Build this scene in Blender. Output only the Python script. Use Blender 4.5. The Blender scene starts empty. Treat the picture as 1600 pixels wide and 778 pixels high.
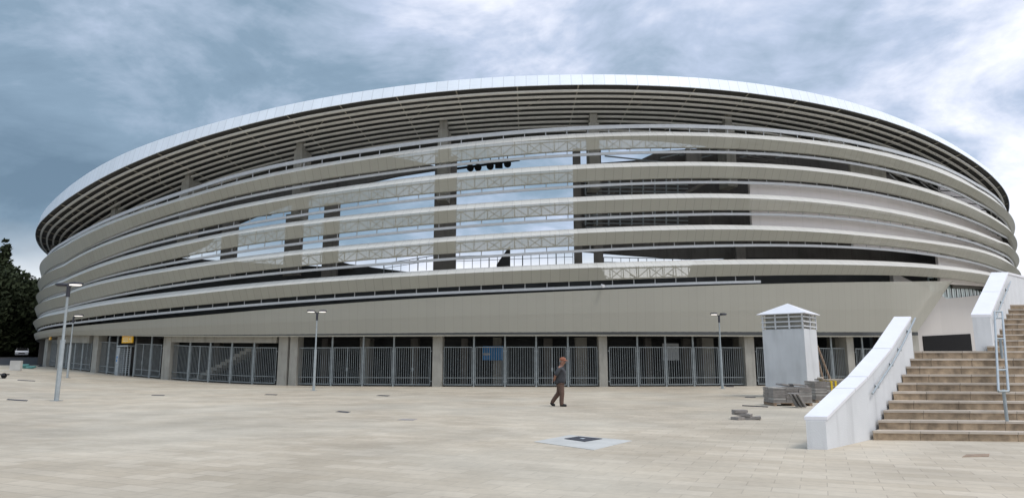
import bpy, bmesh, math, random
from mathutils import Vector, Matrix
from bisect import bisect
R = math.radians
scene = bpy.context.scene
random.seed(7)

# ------------------------------------------------------------------ camera
EYE = 1.5
F_PX, CX, CY, HOR = 1060.0, 800.0, 389.0, 568.0      # survey of the 1600 px wide photograph
PITCH = math.atan((HOR - CY) / F_PX)
cd = bpy.data.cameras.new('camera'); cam = bpy.data.objects.new('camera', cd)
scene.collection.objects.link(cam)
cam.location = (0, 0, EYE); cam.rotation_euler = (R(90) + PITCH, 0, 0)
cd.sensor_width = 36; cd.lens = 36 * F_PX / 1600; cd.clip_start = .1; cd.clip_end = 3000
scene.camera = cam

# ------------------------------------------------------------------ light
SUN_EL, SUN_AZ = 62, 125          # azimuth clockwise from +Y (view direction)
EXPOSURE = 0.30
w = bpy.data.worlds.new('World'); scene.world = w; w.use_nodes = True
nt = w.node_tree; N = nt.nodes; L = nt.links; N.clear()
def nd(t, **k):
    n = N.new(t)
    for a, b in k.items(): setattr(n, a, b)
    return n
def mth(op, a, b=None, c=None, clamp=False):
    n = nd('ShaderNodeMath', operation=op, use_clamp=clamp)
    for i, v in enumerate((a, b, c)):
        if v is None: continue
        if isinstance(v, (int, float)): n.inputs[i].default_value = v
        else: L.new(v, n.inputs[i])
    return n.outputs[0]
sky = nd('ShaderNodeTexSky', sky_type='NISHITA', sun_disc=False, sun_elevation=R(SUN_EL), sun_rotation=R(SUN_AZ))
tc = nd('ShaderNodeTexCoord'); sep = nd('ShaderNodeSeparateXYZ'); L.new(tc.outputs['Generated'], sep.inputs[0])
X, Y, Z = sep.outputs
zz = mth('ADD', mth('MAXIMUM', Z, 0.0), 0.34)
comb = nd('ShaderNodeCombineXYZ'); L.new(mth('DIVIDE', X, zz), comb.inputs[0]); L.new(mth('DIVIDE', Y, zz), comb.inputs[1])
def noise(scale, det, rough, dist, loc=(0, 0, 0), sc=(1, 1, 1), rot=0):
    m = nd('ShaderNodeMapping'); m.inputs[1].default_value = loc; m.inputs[3].default_value = sc; m.inputs[2].default_value = (0, 0, rot)
    L.new(comb.outputs[0], m.inputs[0])
    n = nd('ShaderNodeTexNoise'); n.inputs['Scale'].default_value = scale; n.inputs['Detail'].default_value = det
    n.inputs['Roughness'].default_value = rough; n.inputs['Distortion'].default_value = dist
    L.new(m.outputs[0], n.inputs['Vector']); return n.outputs[0]
n1 = noise(1.15, 7, .55, .25, (3.1, 1.7, 0), (.8, 1, 1))
n2 = noise(3.2, 6, .6, .4, (8.2, 4.4, 2), (.8, 1, 1), .3)
cl = mth('ADD', mth('MULTIPLY', n1, .48), mth('ADD', mth('MULTIPLY', n2, .42), mth('MULTIPLY', noise(8.5, 5, .6, .6, (1, 9, 4)), .10)))
# thicker, darker cloud to the west (left), thin and bright to the east (right)
az = mth('DIVIDE', X, mth('MAXIMUM', mth('ADD', Y, .35), .1))
cl = mth('ADD', mth('MULTIPLY', mth('SUBTRACT', cl, .5), 1.6), .548)
cl = mth('ADD', cl, mth('MULTIPLY', mth('MINIMUM', mth('MAXIMUM', az, -.42), 1.1), .27))
# clearing low over the horizon
low = mth('MULTIPLY', mth('SUBTRACT', 1.0, mth('MULTIPLY', mth('ABSOLUTE', mth('SUBTRACT', Z, .125)), 22.0), clamp=True), .0, clamp=True)
gap = nd('ShaderNodeMapRange', interpolation_type='SMOOTHSTEP'); L.new(mth('ABSOLUTE', mth('SUBTRACT', Z, .235)), gap.inputs[0]); gap.inputs[1].default_value = .02; gap.inputs[2].default_value = .10; gap.inputs[3].default_value = .11; gap.inputs[4].default_value = 0
wst = nd('ShaderNodeMapRange', interpolation_type='SMOOTHSTEP'); L.new(az, wst.inputs[0]); wst.inputs[1].default_value = .15; wst.inputs[2].default_value = .5; wst.inputs[3].default_value = 1; wst.inputs[4].default_value = 0
cl = mth('SUBTRACT', cl, mth('MULTIPLY', gap.outputs[0], wst.outputs[0]))
ramp = nd('ShaderNodeValToRGB'); L.new(cl, ramp.inputs[0])
cr = ramp.color_ramp; cr.elements[0].position = .20; cr.elements[1].position = .76
cr.elements[0].color = (.13, .20, .275, 1); cr.elements[1].color = (.90, .92, 1.0, 1)
for p_, c_ in ((.44, (.23, .325, .425, 1)), (.53, (.35, .44, .56, 1)), (.60, (.47, .55, .70, 1)), (.67, (.66, .71, .84, 1))):
    e = cr.elements.new(p_); e.color = c_
# bright white bank just above the horizon
bank = nd('ShaderNodeMapRange', clamp=True); L.new(Z, bank.inputs[0])
bank.inputs[1].default_value = .17; bank.inputs[2].default_value = .125
bn = noise(1.1, 4, .5, .2, (0, 5, 0))
bankf = mth('MULTIPLY', bank.outputs[0], mth('MULTIPLY', mth('SUBTRACT', bn, .25), 3.0, clamp=True), clamp=True)
mixb = nd('ShaderNodeMixRGB'); L.new(bankf, mixb.inputs[0]); L.new(ramp.outputs[0], mixb.inputs[1]); mixb.inputs[2].default_value = (.93, .93, .95, 1)
sc10 = nd('ShaderNodeMixRGB', blend_type='MULTIPLY'); sc10.inputs[0].default_value = 1
L.new(mixb.outputs[0], sc10.inputs[1]); sc10.inputs[2].default_value = (10, 10, 10, 1)
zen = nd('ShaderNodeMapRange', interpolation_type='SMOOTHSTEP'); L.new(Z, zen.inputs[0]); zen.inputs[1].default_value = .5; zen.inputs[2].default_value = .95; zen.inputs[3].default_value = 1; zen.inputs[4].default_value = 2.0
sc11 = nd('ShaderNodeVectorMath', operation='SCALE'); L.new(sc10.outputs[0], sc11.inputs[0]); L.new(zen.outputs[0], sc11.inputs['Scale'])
mx = nd('ShaderNodeMixRGB'); mx.inputs[0].default_value = .9
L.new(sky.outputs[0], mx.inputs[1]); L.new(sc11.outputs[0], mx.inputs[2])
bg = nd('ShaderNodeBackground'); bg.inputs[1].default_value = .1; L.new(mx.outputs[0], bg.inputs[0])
wo = nd('ShaderNodeOutputWorld'); L.new(bg.outputs[0], wo.inputs[0])
sl = bpy.data.lights.new('sun', 'SUN'); sun = bpy.data.objects.new('sun', sl); scene.collection.objects.link(sun)
sl.energy = 1.1; sl.angle = R(14); sl.color = (1, .96, .9)
sun.rotation_euler = (R(90 - SUN_EL), 0, R(180 - SUN_AZ))
vs = scene.view_settings; vs.view_transform = 'Standard'; vs.look = 'None'; vs.exposure = EXPOSURE; vs.gamma = 1; vs.use_curve_mapping = False
scene.render.resolution_x = 1024; scene.render.resolution_y = 497
try: scene.cycles.max_bounces = 6; scene.cycles.transparent_max_bounces = 24
except Exception: pass

# ------------------------------------------------------------------ survey helpers
cp, sp = math.cos(PITCH), math.sin(PITCH)
def ray(px, py):
    x = (px - CX) / F_PX; v = (CY - py) / F_PX
    return (x, cp - v * sp, sp + v * cp)
def on_z(px, py, z):                       # point at height z seen at that spot
    r = ray(px, py); t = (z - EYE) / r[2]
    return Vector((r[0] * t, r[1] * t, z))
def at(px, py, Y):                         # point at distance Y
    r = ray(px, py); t = Y / r[1]
    return Vector((r[0] * t, Y, EYE + r[2] * t))
A_, B_, X0, Y0 = 75.2, 99.7, 2.0, 145.0    # plan ellipse of the stadium
def plan(th, o=0):
    s, c = math.sin(th), math.cos(th)
    nx, ny = s / A_, -c / B_; n = math.hypot(nx, ny)
    return X0 + A_ * s + o * nx / n, Y0 - B_ * c + o * ny / n
def bear(px, py=600, o=0):                 # plan angle of the front point seen at that bearing
    r = ray(px, py); az = math.atan2(r[0], r[1]); lo, hi = -.79, .79
    for _ in range(40):
        m = (lo + hi) / 2; x, y = plan(m, o)
        if math.atan2(x, y) < az: lo = m
        else: hi = m
    return (lo + hi) / 2
def height(px, py, o):                     # height on the offset wall seen at that spot
    th = bear(px, py, o); x, y = plan(th, o); r = ray(px, py)
    return th, EYE + r[2] / math.hypot(r[0], r[1]) * math.hypot(x, y)
def sstep(t):
    t = max(0, min(1, t)); return t * t * (3 - 2 * t)
def rise(x, y=0):                          # the plaza climbs gently towards the west
    return 1.35 * sstep((-x - 14) / 40)
def ground(px, py):                        # point on the plaza
    z = 0
    for _ in range(30):
        P = on_z(px, py, z); z = .7 * z + .3 * rise(P.x)
    P.z = rise(P.x); return P

# ------------------------------------------------------------------ materials
def mat(name, col, rough=.7, metal=0, var=.06, scale=3, bump=0, bscale=40, transp=0, spec=.4, stain=0, joint=0):
    m = bpy.data.materials.new(name); m.use_nodes = True; n = m.node_tree.nodes; l = m.node_tree.links
    b = n['Principled BSDF']; b.inputs['Roughness'].default_value = rough; b.inputs['Metallic'].default_value = metal
    b.inputs['Specular IOR Level'].default_value = spec
    t = n.new('ShaderNodeTexCoord'); ns = n.new('ShaderNodeTexNoise'); ns.inputs['Scale'].default_value = scale; ns.inputs['Detail'].default_value = 6
    l.new(t.outputs['Object'], ns.inputs['Vector'])
    r = n.new('ShaderNodeValToRGB'); r.color_ramp.elements[0].position = .3; r.color_ramp.elements[1].position = .7
    r.color_ramp.elements[0].color = tuple(c * (1 - var) for c in col) + (1,); r.color_ramp.elements[1].color = tuple(min(1, c * (1 + var)) for c in col) + (1,)
    l.new(ns.outputs[0], r.inputs[0]); out = r.outputs[0]
    if stain:
        mp = n.new('ShaderNodeMapping'); mp.inputs[3].default_value = (2.5, 2.5, .35); l.new(t.outputs['Object'], mp.inputs[0])
        n3 = n.new('ShaderNodeTexNoise'); n3.inputs['Scale'].default_value = 1.6; n3.inputs['Detail'].default_value = 5; l.new(mp.outputs[0], n3.inputs['Vector'])
        rr = n.new('ShaderNodeMapRange'); rr.inputs[1].default_value = .5; rr.inputs[2].default_value = .75; rr.inputs[3].default_value = 1; rr.inputs[4].default_value = 1 - stain
        l.new(n3.outputs[0], rr.inputs[0])
        mm = n.new('ShaderNodeMixRGB'); mm.blend_type = 'MULTIPLY'; mm.inputs[0].default_value = 1; l.new(out, mm.inputs[1]); l.new(rr.outputs[0], mm.inputs[2]); out = mm.outputs[0]
    if joint:
        sx = n.new('ShaderNodeSeparateXYZ'); l.new(t.outputs['Object'], sx.inputs[0])
        def MM(op, a, c):
            q = n.new('ShaderNodeMath'); q.operation = op
            for i, v in enumerate((a, c)):
                if isinstance(v, (int, float)): q.inputs[i].default_value = v
                else: l.new(v, q.inputs[i])
            return q.outputs[0]
        sh = MM('ADD', MM('DIVIDE', sx.outputs[0], joint), MM('MULTIPLY', MM('FLOOR', MM('DIVIDE', sx.outputs[2], .36), 0), .5))
        fr_ = MM('FRACT', sh, 0); wn_ = n.new('ShaderNodeTexWhiteNoise'); wn_.noise_dimensions = '1D'; l.new(MM('ADD', MM('FLOOR', sh, 0), MM('MULTIPLY', MM('FLOOR', MM('DIVIDE', sx.outputs[2], .18), 0), 17.3)), wn_.inputs['W'])
        kk = MM('MULTIPLY', MM('SUBTRACT', 1.0, MM('MULTIPLY', MM('LESS_THAN', fr_, .018), .45)), MM('ADD', .86, MM('MULTIPLY', wn_.outputs[0], .26)))
        m3 = n.new('ShaderNodeVectorMath'); m3.operation = 'SCALE'; l.new(out, m3.inputs[0]); l.new(kk, m3.inputs['Scale']); out = m3.outputs[0]
    l.new(out, b.inputs['Base Color'])
    if bump:
        n2 = n.new('ShaderNodeTexNoise'); n2.inputs['Scale'].default_value = bscale; n2.inputs['Detail'].default_value = 4; l.new(t.outputs['Object'], n2.inputs['Vector'])
        bp = n.new('ShaderNodeBump'); bp.inputs['Strength'].default_value = bump; bp.inputs['Distance'].default_value = .02
        l.new(n2.outputs[0], bp.inputs['Height']); l.new(bp.outputs[0], b.inputs['Normal'])
    return m
def panel_mat(name, col, width, seam=.72, var=.05, rough=.55, metal=0, open_=0, rows=0, sw=.05):
    """sheet panels: seams and slight tone changes from panel to panel along the wall (UV in metres)"""
    m = bpy.data.materials.new(name); m.use_nodes = True; n = m.node_tree.nodes; l = m.node_tree.links
    b = n['Principled BSDF']; b.inputs['Roughness'].default_value = rough; b.inputs['Metallic'].default_value = metal
    uv = n.new('ShaderNodeUVMap'); s = n.new('ShaderNodeSeparateXYZ'); l.new(uv.outputs[0], s.inputs[0])
    def M(op, a, b_=None):
        q = n.new('ShaderNodeMath'); q.operation = op
        for i, v in enumerate((a, b_)):
            if v is None: continue
            if isinstance(v, (int, float)): q.inputs[i].default_value = v
            else: l.new(v, q.inputs[i])
        return q.outputs[0]
    u = M('DIVIDE', s.outputs[0], width); fr = M('FRACT', u); fl = M('FLOOR', u)
    line = M('LESS_THAN', M('MINIMUM', fr, M('SUBTRACT', 1, fr)), sw / width / 2)
    if rows:
        v = M('DIVIDE', s.outputs[1], rows); fv = M('FRACT', v)
        line = M('MAXIMUM', line, M('LESS_THAN', fv, sw / rows))
    wn = n.new('ShaderNodeTexWhiteNoise'); wn.noise_dimensions = '1D'; l.new(fl, wn.inputs['W'])
    t = n.new('ShaderNodeTexCoord'); ns = n.new('ShaderNodeTexNoise'); ns.inputs['Scale'].default_value = .35; ns.inputs['Detail'].default_value = 5; l.new(t.outputs['Object'], ns.inputs['Vector'])
    mps = n.new('ShaderNodeMapping'); mps.inputs[3].default_value = (1.6, .22, 1); l.new(uv.outputs[0], mps.inputs[0])
    nst = n.new('ShaderNodeTexNoise'); nst.inputs['Scale'].default_value = 1; nst.inputs['Detail'].default_value = 6; l.new(mps.outputs[0], nst.inputs['Vector'])
    k = M('ADD', M('MULTIPLY', M('SUBTRACT', wn.outputs[0], .5), var * 2), M('ADD', M('MULTIPLY', M('SUBTRACT', ns.outputs[0], .5), var * 3), M('MULTIPLY', M('SUBTRACT', nst.outputs[0], .5), var * 4)))
    k = M('MULTIPLY', M('ADD', k, 1.0), M('SUBTRACT', 1.0, M('MULTIPLY', line, 1 - seam)))
    mm = n.new('ShaderNodeVectorMath'); mm.operation = 'SCALE'; mm.inputs[0].default_value = col; l.new(k, mm.inputs['Scale'])
    l.new(mm.outputs[0], b.inputs['Base Color'])
    if open_:
        tr = n.new('ShaderNodeBsdfTransparent'); mxs = n.new('ShaderNodeMixShader'); mxs.inputs[0].default_value = open_
        out = n['Material Output']; l.new(b.outputs[0], mxs.inputs[1]); l.new(tr.outputs[0], mxs.inputs[2]); l.new(mxs.outputs[0], out.inputs[0])
    return m
MT = {}
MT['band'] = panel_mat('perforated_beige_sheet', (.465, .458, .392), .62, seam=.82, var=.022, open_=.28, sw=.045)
MT['bandtop'] = panel_mat('pale_skylit_sheet_fold', (.64, .63, .59), .62, seam=.85, var=.03, open_=.08, sw=.045)  # paler than the band, partly sky light on the upward facet put into colour
MT['skirt'] = panel_mat('perforated_beige_skirt', (.41, .398, .34), .60, seam=.92, var=.012, open_=.20, sw=.035)
MT['fascia'] = panel_mat('white_roof_metal', (.82, .88, .95), .75, seam=.82, var=.03, rough=.4, sw=.06)
MT['light_panel'] = panel_mat('pale_plaster_panel', (.80, .76, .75), 1.9, seam=.93, var=.02)
MT['rail'] = mat('white_rail_paint', (.50, .52, .54), .5)
MT['truss'] = mat('grey_truss_steel', (.11, .107, .10), .5)
MT['slat'] = mat('soffit_slat_paint', (.72, .715, .68), .5)
MT['rafter'] = mat('soffit_rafter_paint', (.34, .32, .27), .5)
MT['deck'] = mat('dark_roof_deck', (.09, .09, .088), .9, spec=.1)
MT['conc'] = mat('raw_concrete', (.33, .32, .285), .85, var=.12, scale=1.2, bump=.3, stain=.25)
MT['conc_dark'] = mat('shade_darkened_concrete', (.11, .105, .098), .85, var=.25, scale=.35, stain=.3)  # ordinary concrete, its colour darkened for the shade behind the bands
MT['conc_mid'] = mat('shaded_concrete', (.19, .18, .165), .85, var=.15, scale=.8, stain=.25)  # darker copy of the raw concrete with interior shade in its colour
MT['void'] = mat('unlit_interior_concrete', (.06, .064, .066), .9, var=.3, scale=.3)  # near-black colour carries the gloom of the ground floor and lower stand
MT['gate'] = mat('gate_steel', (.25, .28, .29), .45, .3, var=.15, scale=3)
MT['galv'] = mat('galvanised_steel', (.34, .38, .40), .42, .35, var=.12, scale=5)
MT['white'] = mat('white_render', (.60, .615, .63), .8, var=.06, scale=1.3, bump=.2, stain=.16)
MT['whitecap'] = mat('white_coping', (.70, .70, .73), .55, var=.03)
MT['stone'] = mat('brown_stone_step', (.35, .265, .18), .75, var=.4, scale=5, bump=.3, stain=.4, joint=.9)
MT['tread'] = mat('pale_stone_tread', (.47, .41, .345), .75, var=.12, scale=3, joint=.9)
MT['plaster'] = panel_mat('beige_plaster', (.50, .475, .45), 1.9, seam=.95, var=.02)
MT['slab'] = mat('grey_paver_stone', (.30, .275, .255), .85, var=.18, scale=6, bump=.3)
MT['slab_light'] = mat('light_paver_stone', (.45, .43, .40), .85, var=.12, scale=6)
MT['wood'] = mat('weathered_wood', (.28, .20, .14), .8, var=.25, scale=8)
MT['yellow'] = mat('yellow_strap', (.75, .52, .04), .5)
MT['sign'] = mat('yellow_sign', (.85, .46, .012), .5)
MT['signtext'] = mat('sign_lettering', (.85, .78, .55), .5)
MT['black'] = mat('black_paint', (.013, .013, .014), .8, spec=.1)
MT['iron'] = mat('dark_cast_iron', (.05, .052, .065), .6, .3)
MT['pad'] = mat('pale_cement', (.47, .465, .44), .85, var=.10, scale=1.5)
MT['lampglass'] = mat('pale_lamp_disc', (.9, .88, .86), .3)
q_ = MT['lampglass'].node_tree.nodes['Principled BSDF']; q_.inputs['Emission Color'].default_value = (1, .93, .88, 1); q_.inputs['Emission Strength'].default_value = .8
MT['asphalt'] = mat('asphalt', (.05, .05, .054), .9, var=.15, scale=2, bump=.2)
MT['earth'] = mat('earth', (.10, .095, .07), .95, var=.2, scale=.2)
MT['bark'] = mat('bark', (.06, .045, .035), .9)
MT['leaf'] = mat('dark_leaves', (.034, .043, .022), .8, var=.6, scale=.5, spec=.1)
MT['leaf2'] = mat('blue_green_needles', (.035, .055, .042), .8, var=.5, scale=.8, spec=.1)
MT['glass'] = mat('window_glass', (.45, .55, .55), .08, var=.02, spec=.8)
MT['blue'] = mat('blue_banner', (.02, .19, .48), .6, var=.1)
MT['whiteboard'] = mat('pale_board', (.45, .48, .50), .6)

# ------------------------------------------------------------------ mesh helpers
C = scene.collection
class MB:
    def __init__(s): s.v = []; s.f = []; s.uv = []; s.mi = []
    def quad(s, pts, uvs=None, mi=0):
        i = len(s.v); s.v += [tuple(p) for p in pts]; s.f.append(tuple(range(i, i + len(pts)))); s.uv.append(uvs or [(0, 0)] * len(pts)); s.mi.append(mi)
    def box(s, x0, x1, y0, y1, z0, z1, M=None, mi=0):
        c = [Vector((x, y, z)) for z in (z0, z1) for y in (y0, y1) for x in (x0, x1)]
        if M: c = [M @ p for p in c]
        i = len(s.v); s.v += [tuple(p) for p in c]
        for q in ((0, 2, 3, 1), (4, 5, 7, 6), (0, 1, 5, 4), (2, 6, 7, 3), (0, 4, 6, 2), (1, 3, 7, 5)):
            s.f.append(tuple(i + k for k in q)); s.uv.append([(0, 0)] * 4); s.mi.append(mi)
    def hexa(s, c, mi=0):                   # 8 corners: bottom 4 (ccw) then top 4
        i = len(s.v); s.v += [tuple(p) for p in c]
        for q in ((3, 2, 1, 0), (4, 5, 6, 7), (0, 1, 5, 4), (1, 2, 6, 5), (2, 3, 7, 6), (3, 0, 4, 7)):
            s.f.append(tuple(i + k for k in q)); s.uv.append([(0, 0)] * 4); s.mi.append(mi)
    def tube(s, a, b, r, n=6, r2=None, caps=True, mi=0):
        a, b = Vector(a), Vector(b); d = (b - a).normalized(); r2 = r if r2 is None else r2
        u = d.orthogonal().normalized(); w_ = d.cross(u); i = len(s.v)
        for P, q in ((a, r), (b, r2)):
            for k in range(n):
                t = 2 * math.pi * (k + .5) / n; s.v.append(tuple(P + (u * math.cos(t) + w_ * math.sin(t)) * q))
        for k in range(n):
            k2 = (k + 1) % n; s.f.append((i + k, i + k2, i + n + k2, i + n + k)); s.uv.append([(0, 0)] * 4); s.mi.append(mi)
        if caps:
            s.f.append(tuple(i + k for k in range(n))[::-1]); s.uv.append([(0, 0)] * n); s.mi.append(mi)
            s.f.append(tuple(i + n + k for k in range(n))); s.uv.append([(0, 0)] * n); s.mi.append(mi)
    def path(s, pts, r, n=6, mi=0):
        for a, b in zip(pts, pts[1:]): s.tube(a, b, r, n, mi=mi)
    def build(s, name, m, parent=None, bevel=0, smooth=False):
        me = bpy.data.meshes.new(name); me.from_pydata(s.v, [], s.f)
        uvl = me.uv_layers.new(name='UVMap'); k = 0
        for q in s.uv:
            for c in q: uvl.data[k].uv = c; k += 1
        for x in (m if isinstance(m, (list, tuple)) else [m]): me.materials.append(MT[x] if isinstance(x, str) else x)
        if any(s.mi):
            for p, q in zip(me.polygons, s.mi): p.material_index = q
        if bevel:
            bm = bmesh.new(); bm.from_mesh(me); bmesh.ops.remove_doubles(bm, verts=bm.verts, dist=.0005)
            bmesh.ops.bevel(bm, geom=bm.edges[:], offset=bevel, segments=2, affect='EDGES', clamp_overlap=True); bm.to_mesh(me); bm.free()
        if smooth:
            for p in me.polygons: p.use_smooth = True
        me.update(); o = bpy.data.objects.new(name, me); C.objects.link(o)
        if parent:
            o.parent = parent; o.matrix_parent_inverse = Matrix.Translation(parent.location).inverted() if parent.rotation_euler.z == 0 else Matrix.Identity(4)
        return o
def tag(o, label=None, cat=None, group=None, kind=None):
    if label: o['label'] = label
    if cat: o['category'] = cat
    if group: o['group'] = group
    if kind: o['kind'] = kind
    return o
def thing(name, label, cat, loc=(0, 0, 0), group=None):
    o = bpy.data.objects.new(name, None); C.objects.link(o); o.location = loc; o.empty_display_size = .3
    return tag(o, label, cat, group)
def copy_tree(o, parent=None):
    c = o.copy(); C.objects.link(c)
    if parent: c.parent = parent
    for ch in list(o.children): copy_tree(ch, c)
    return c
def lmb(parent): return MB()
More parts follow.
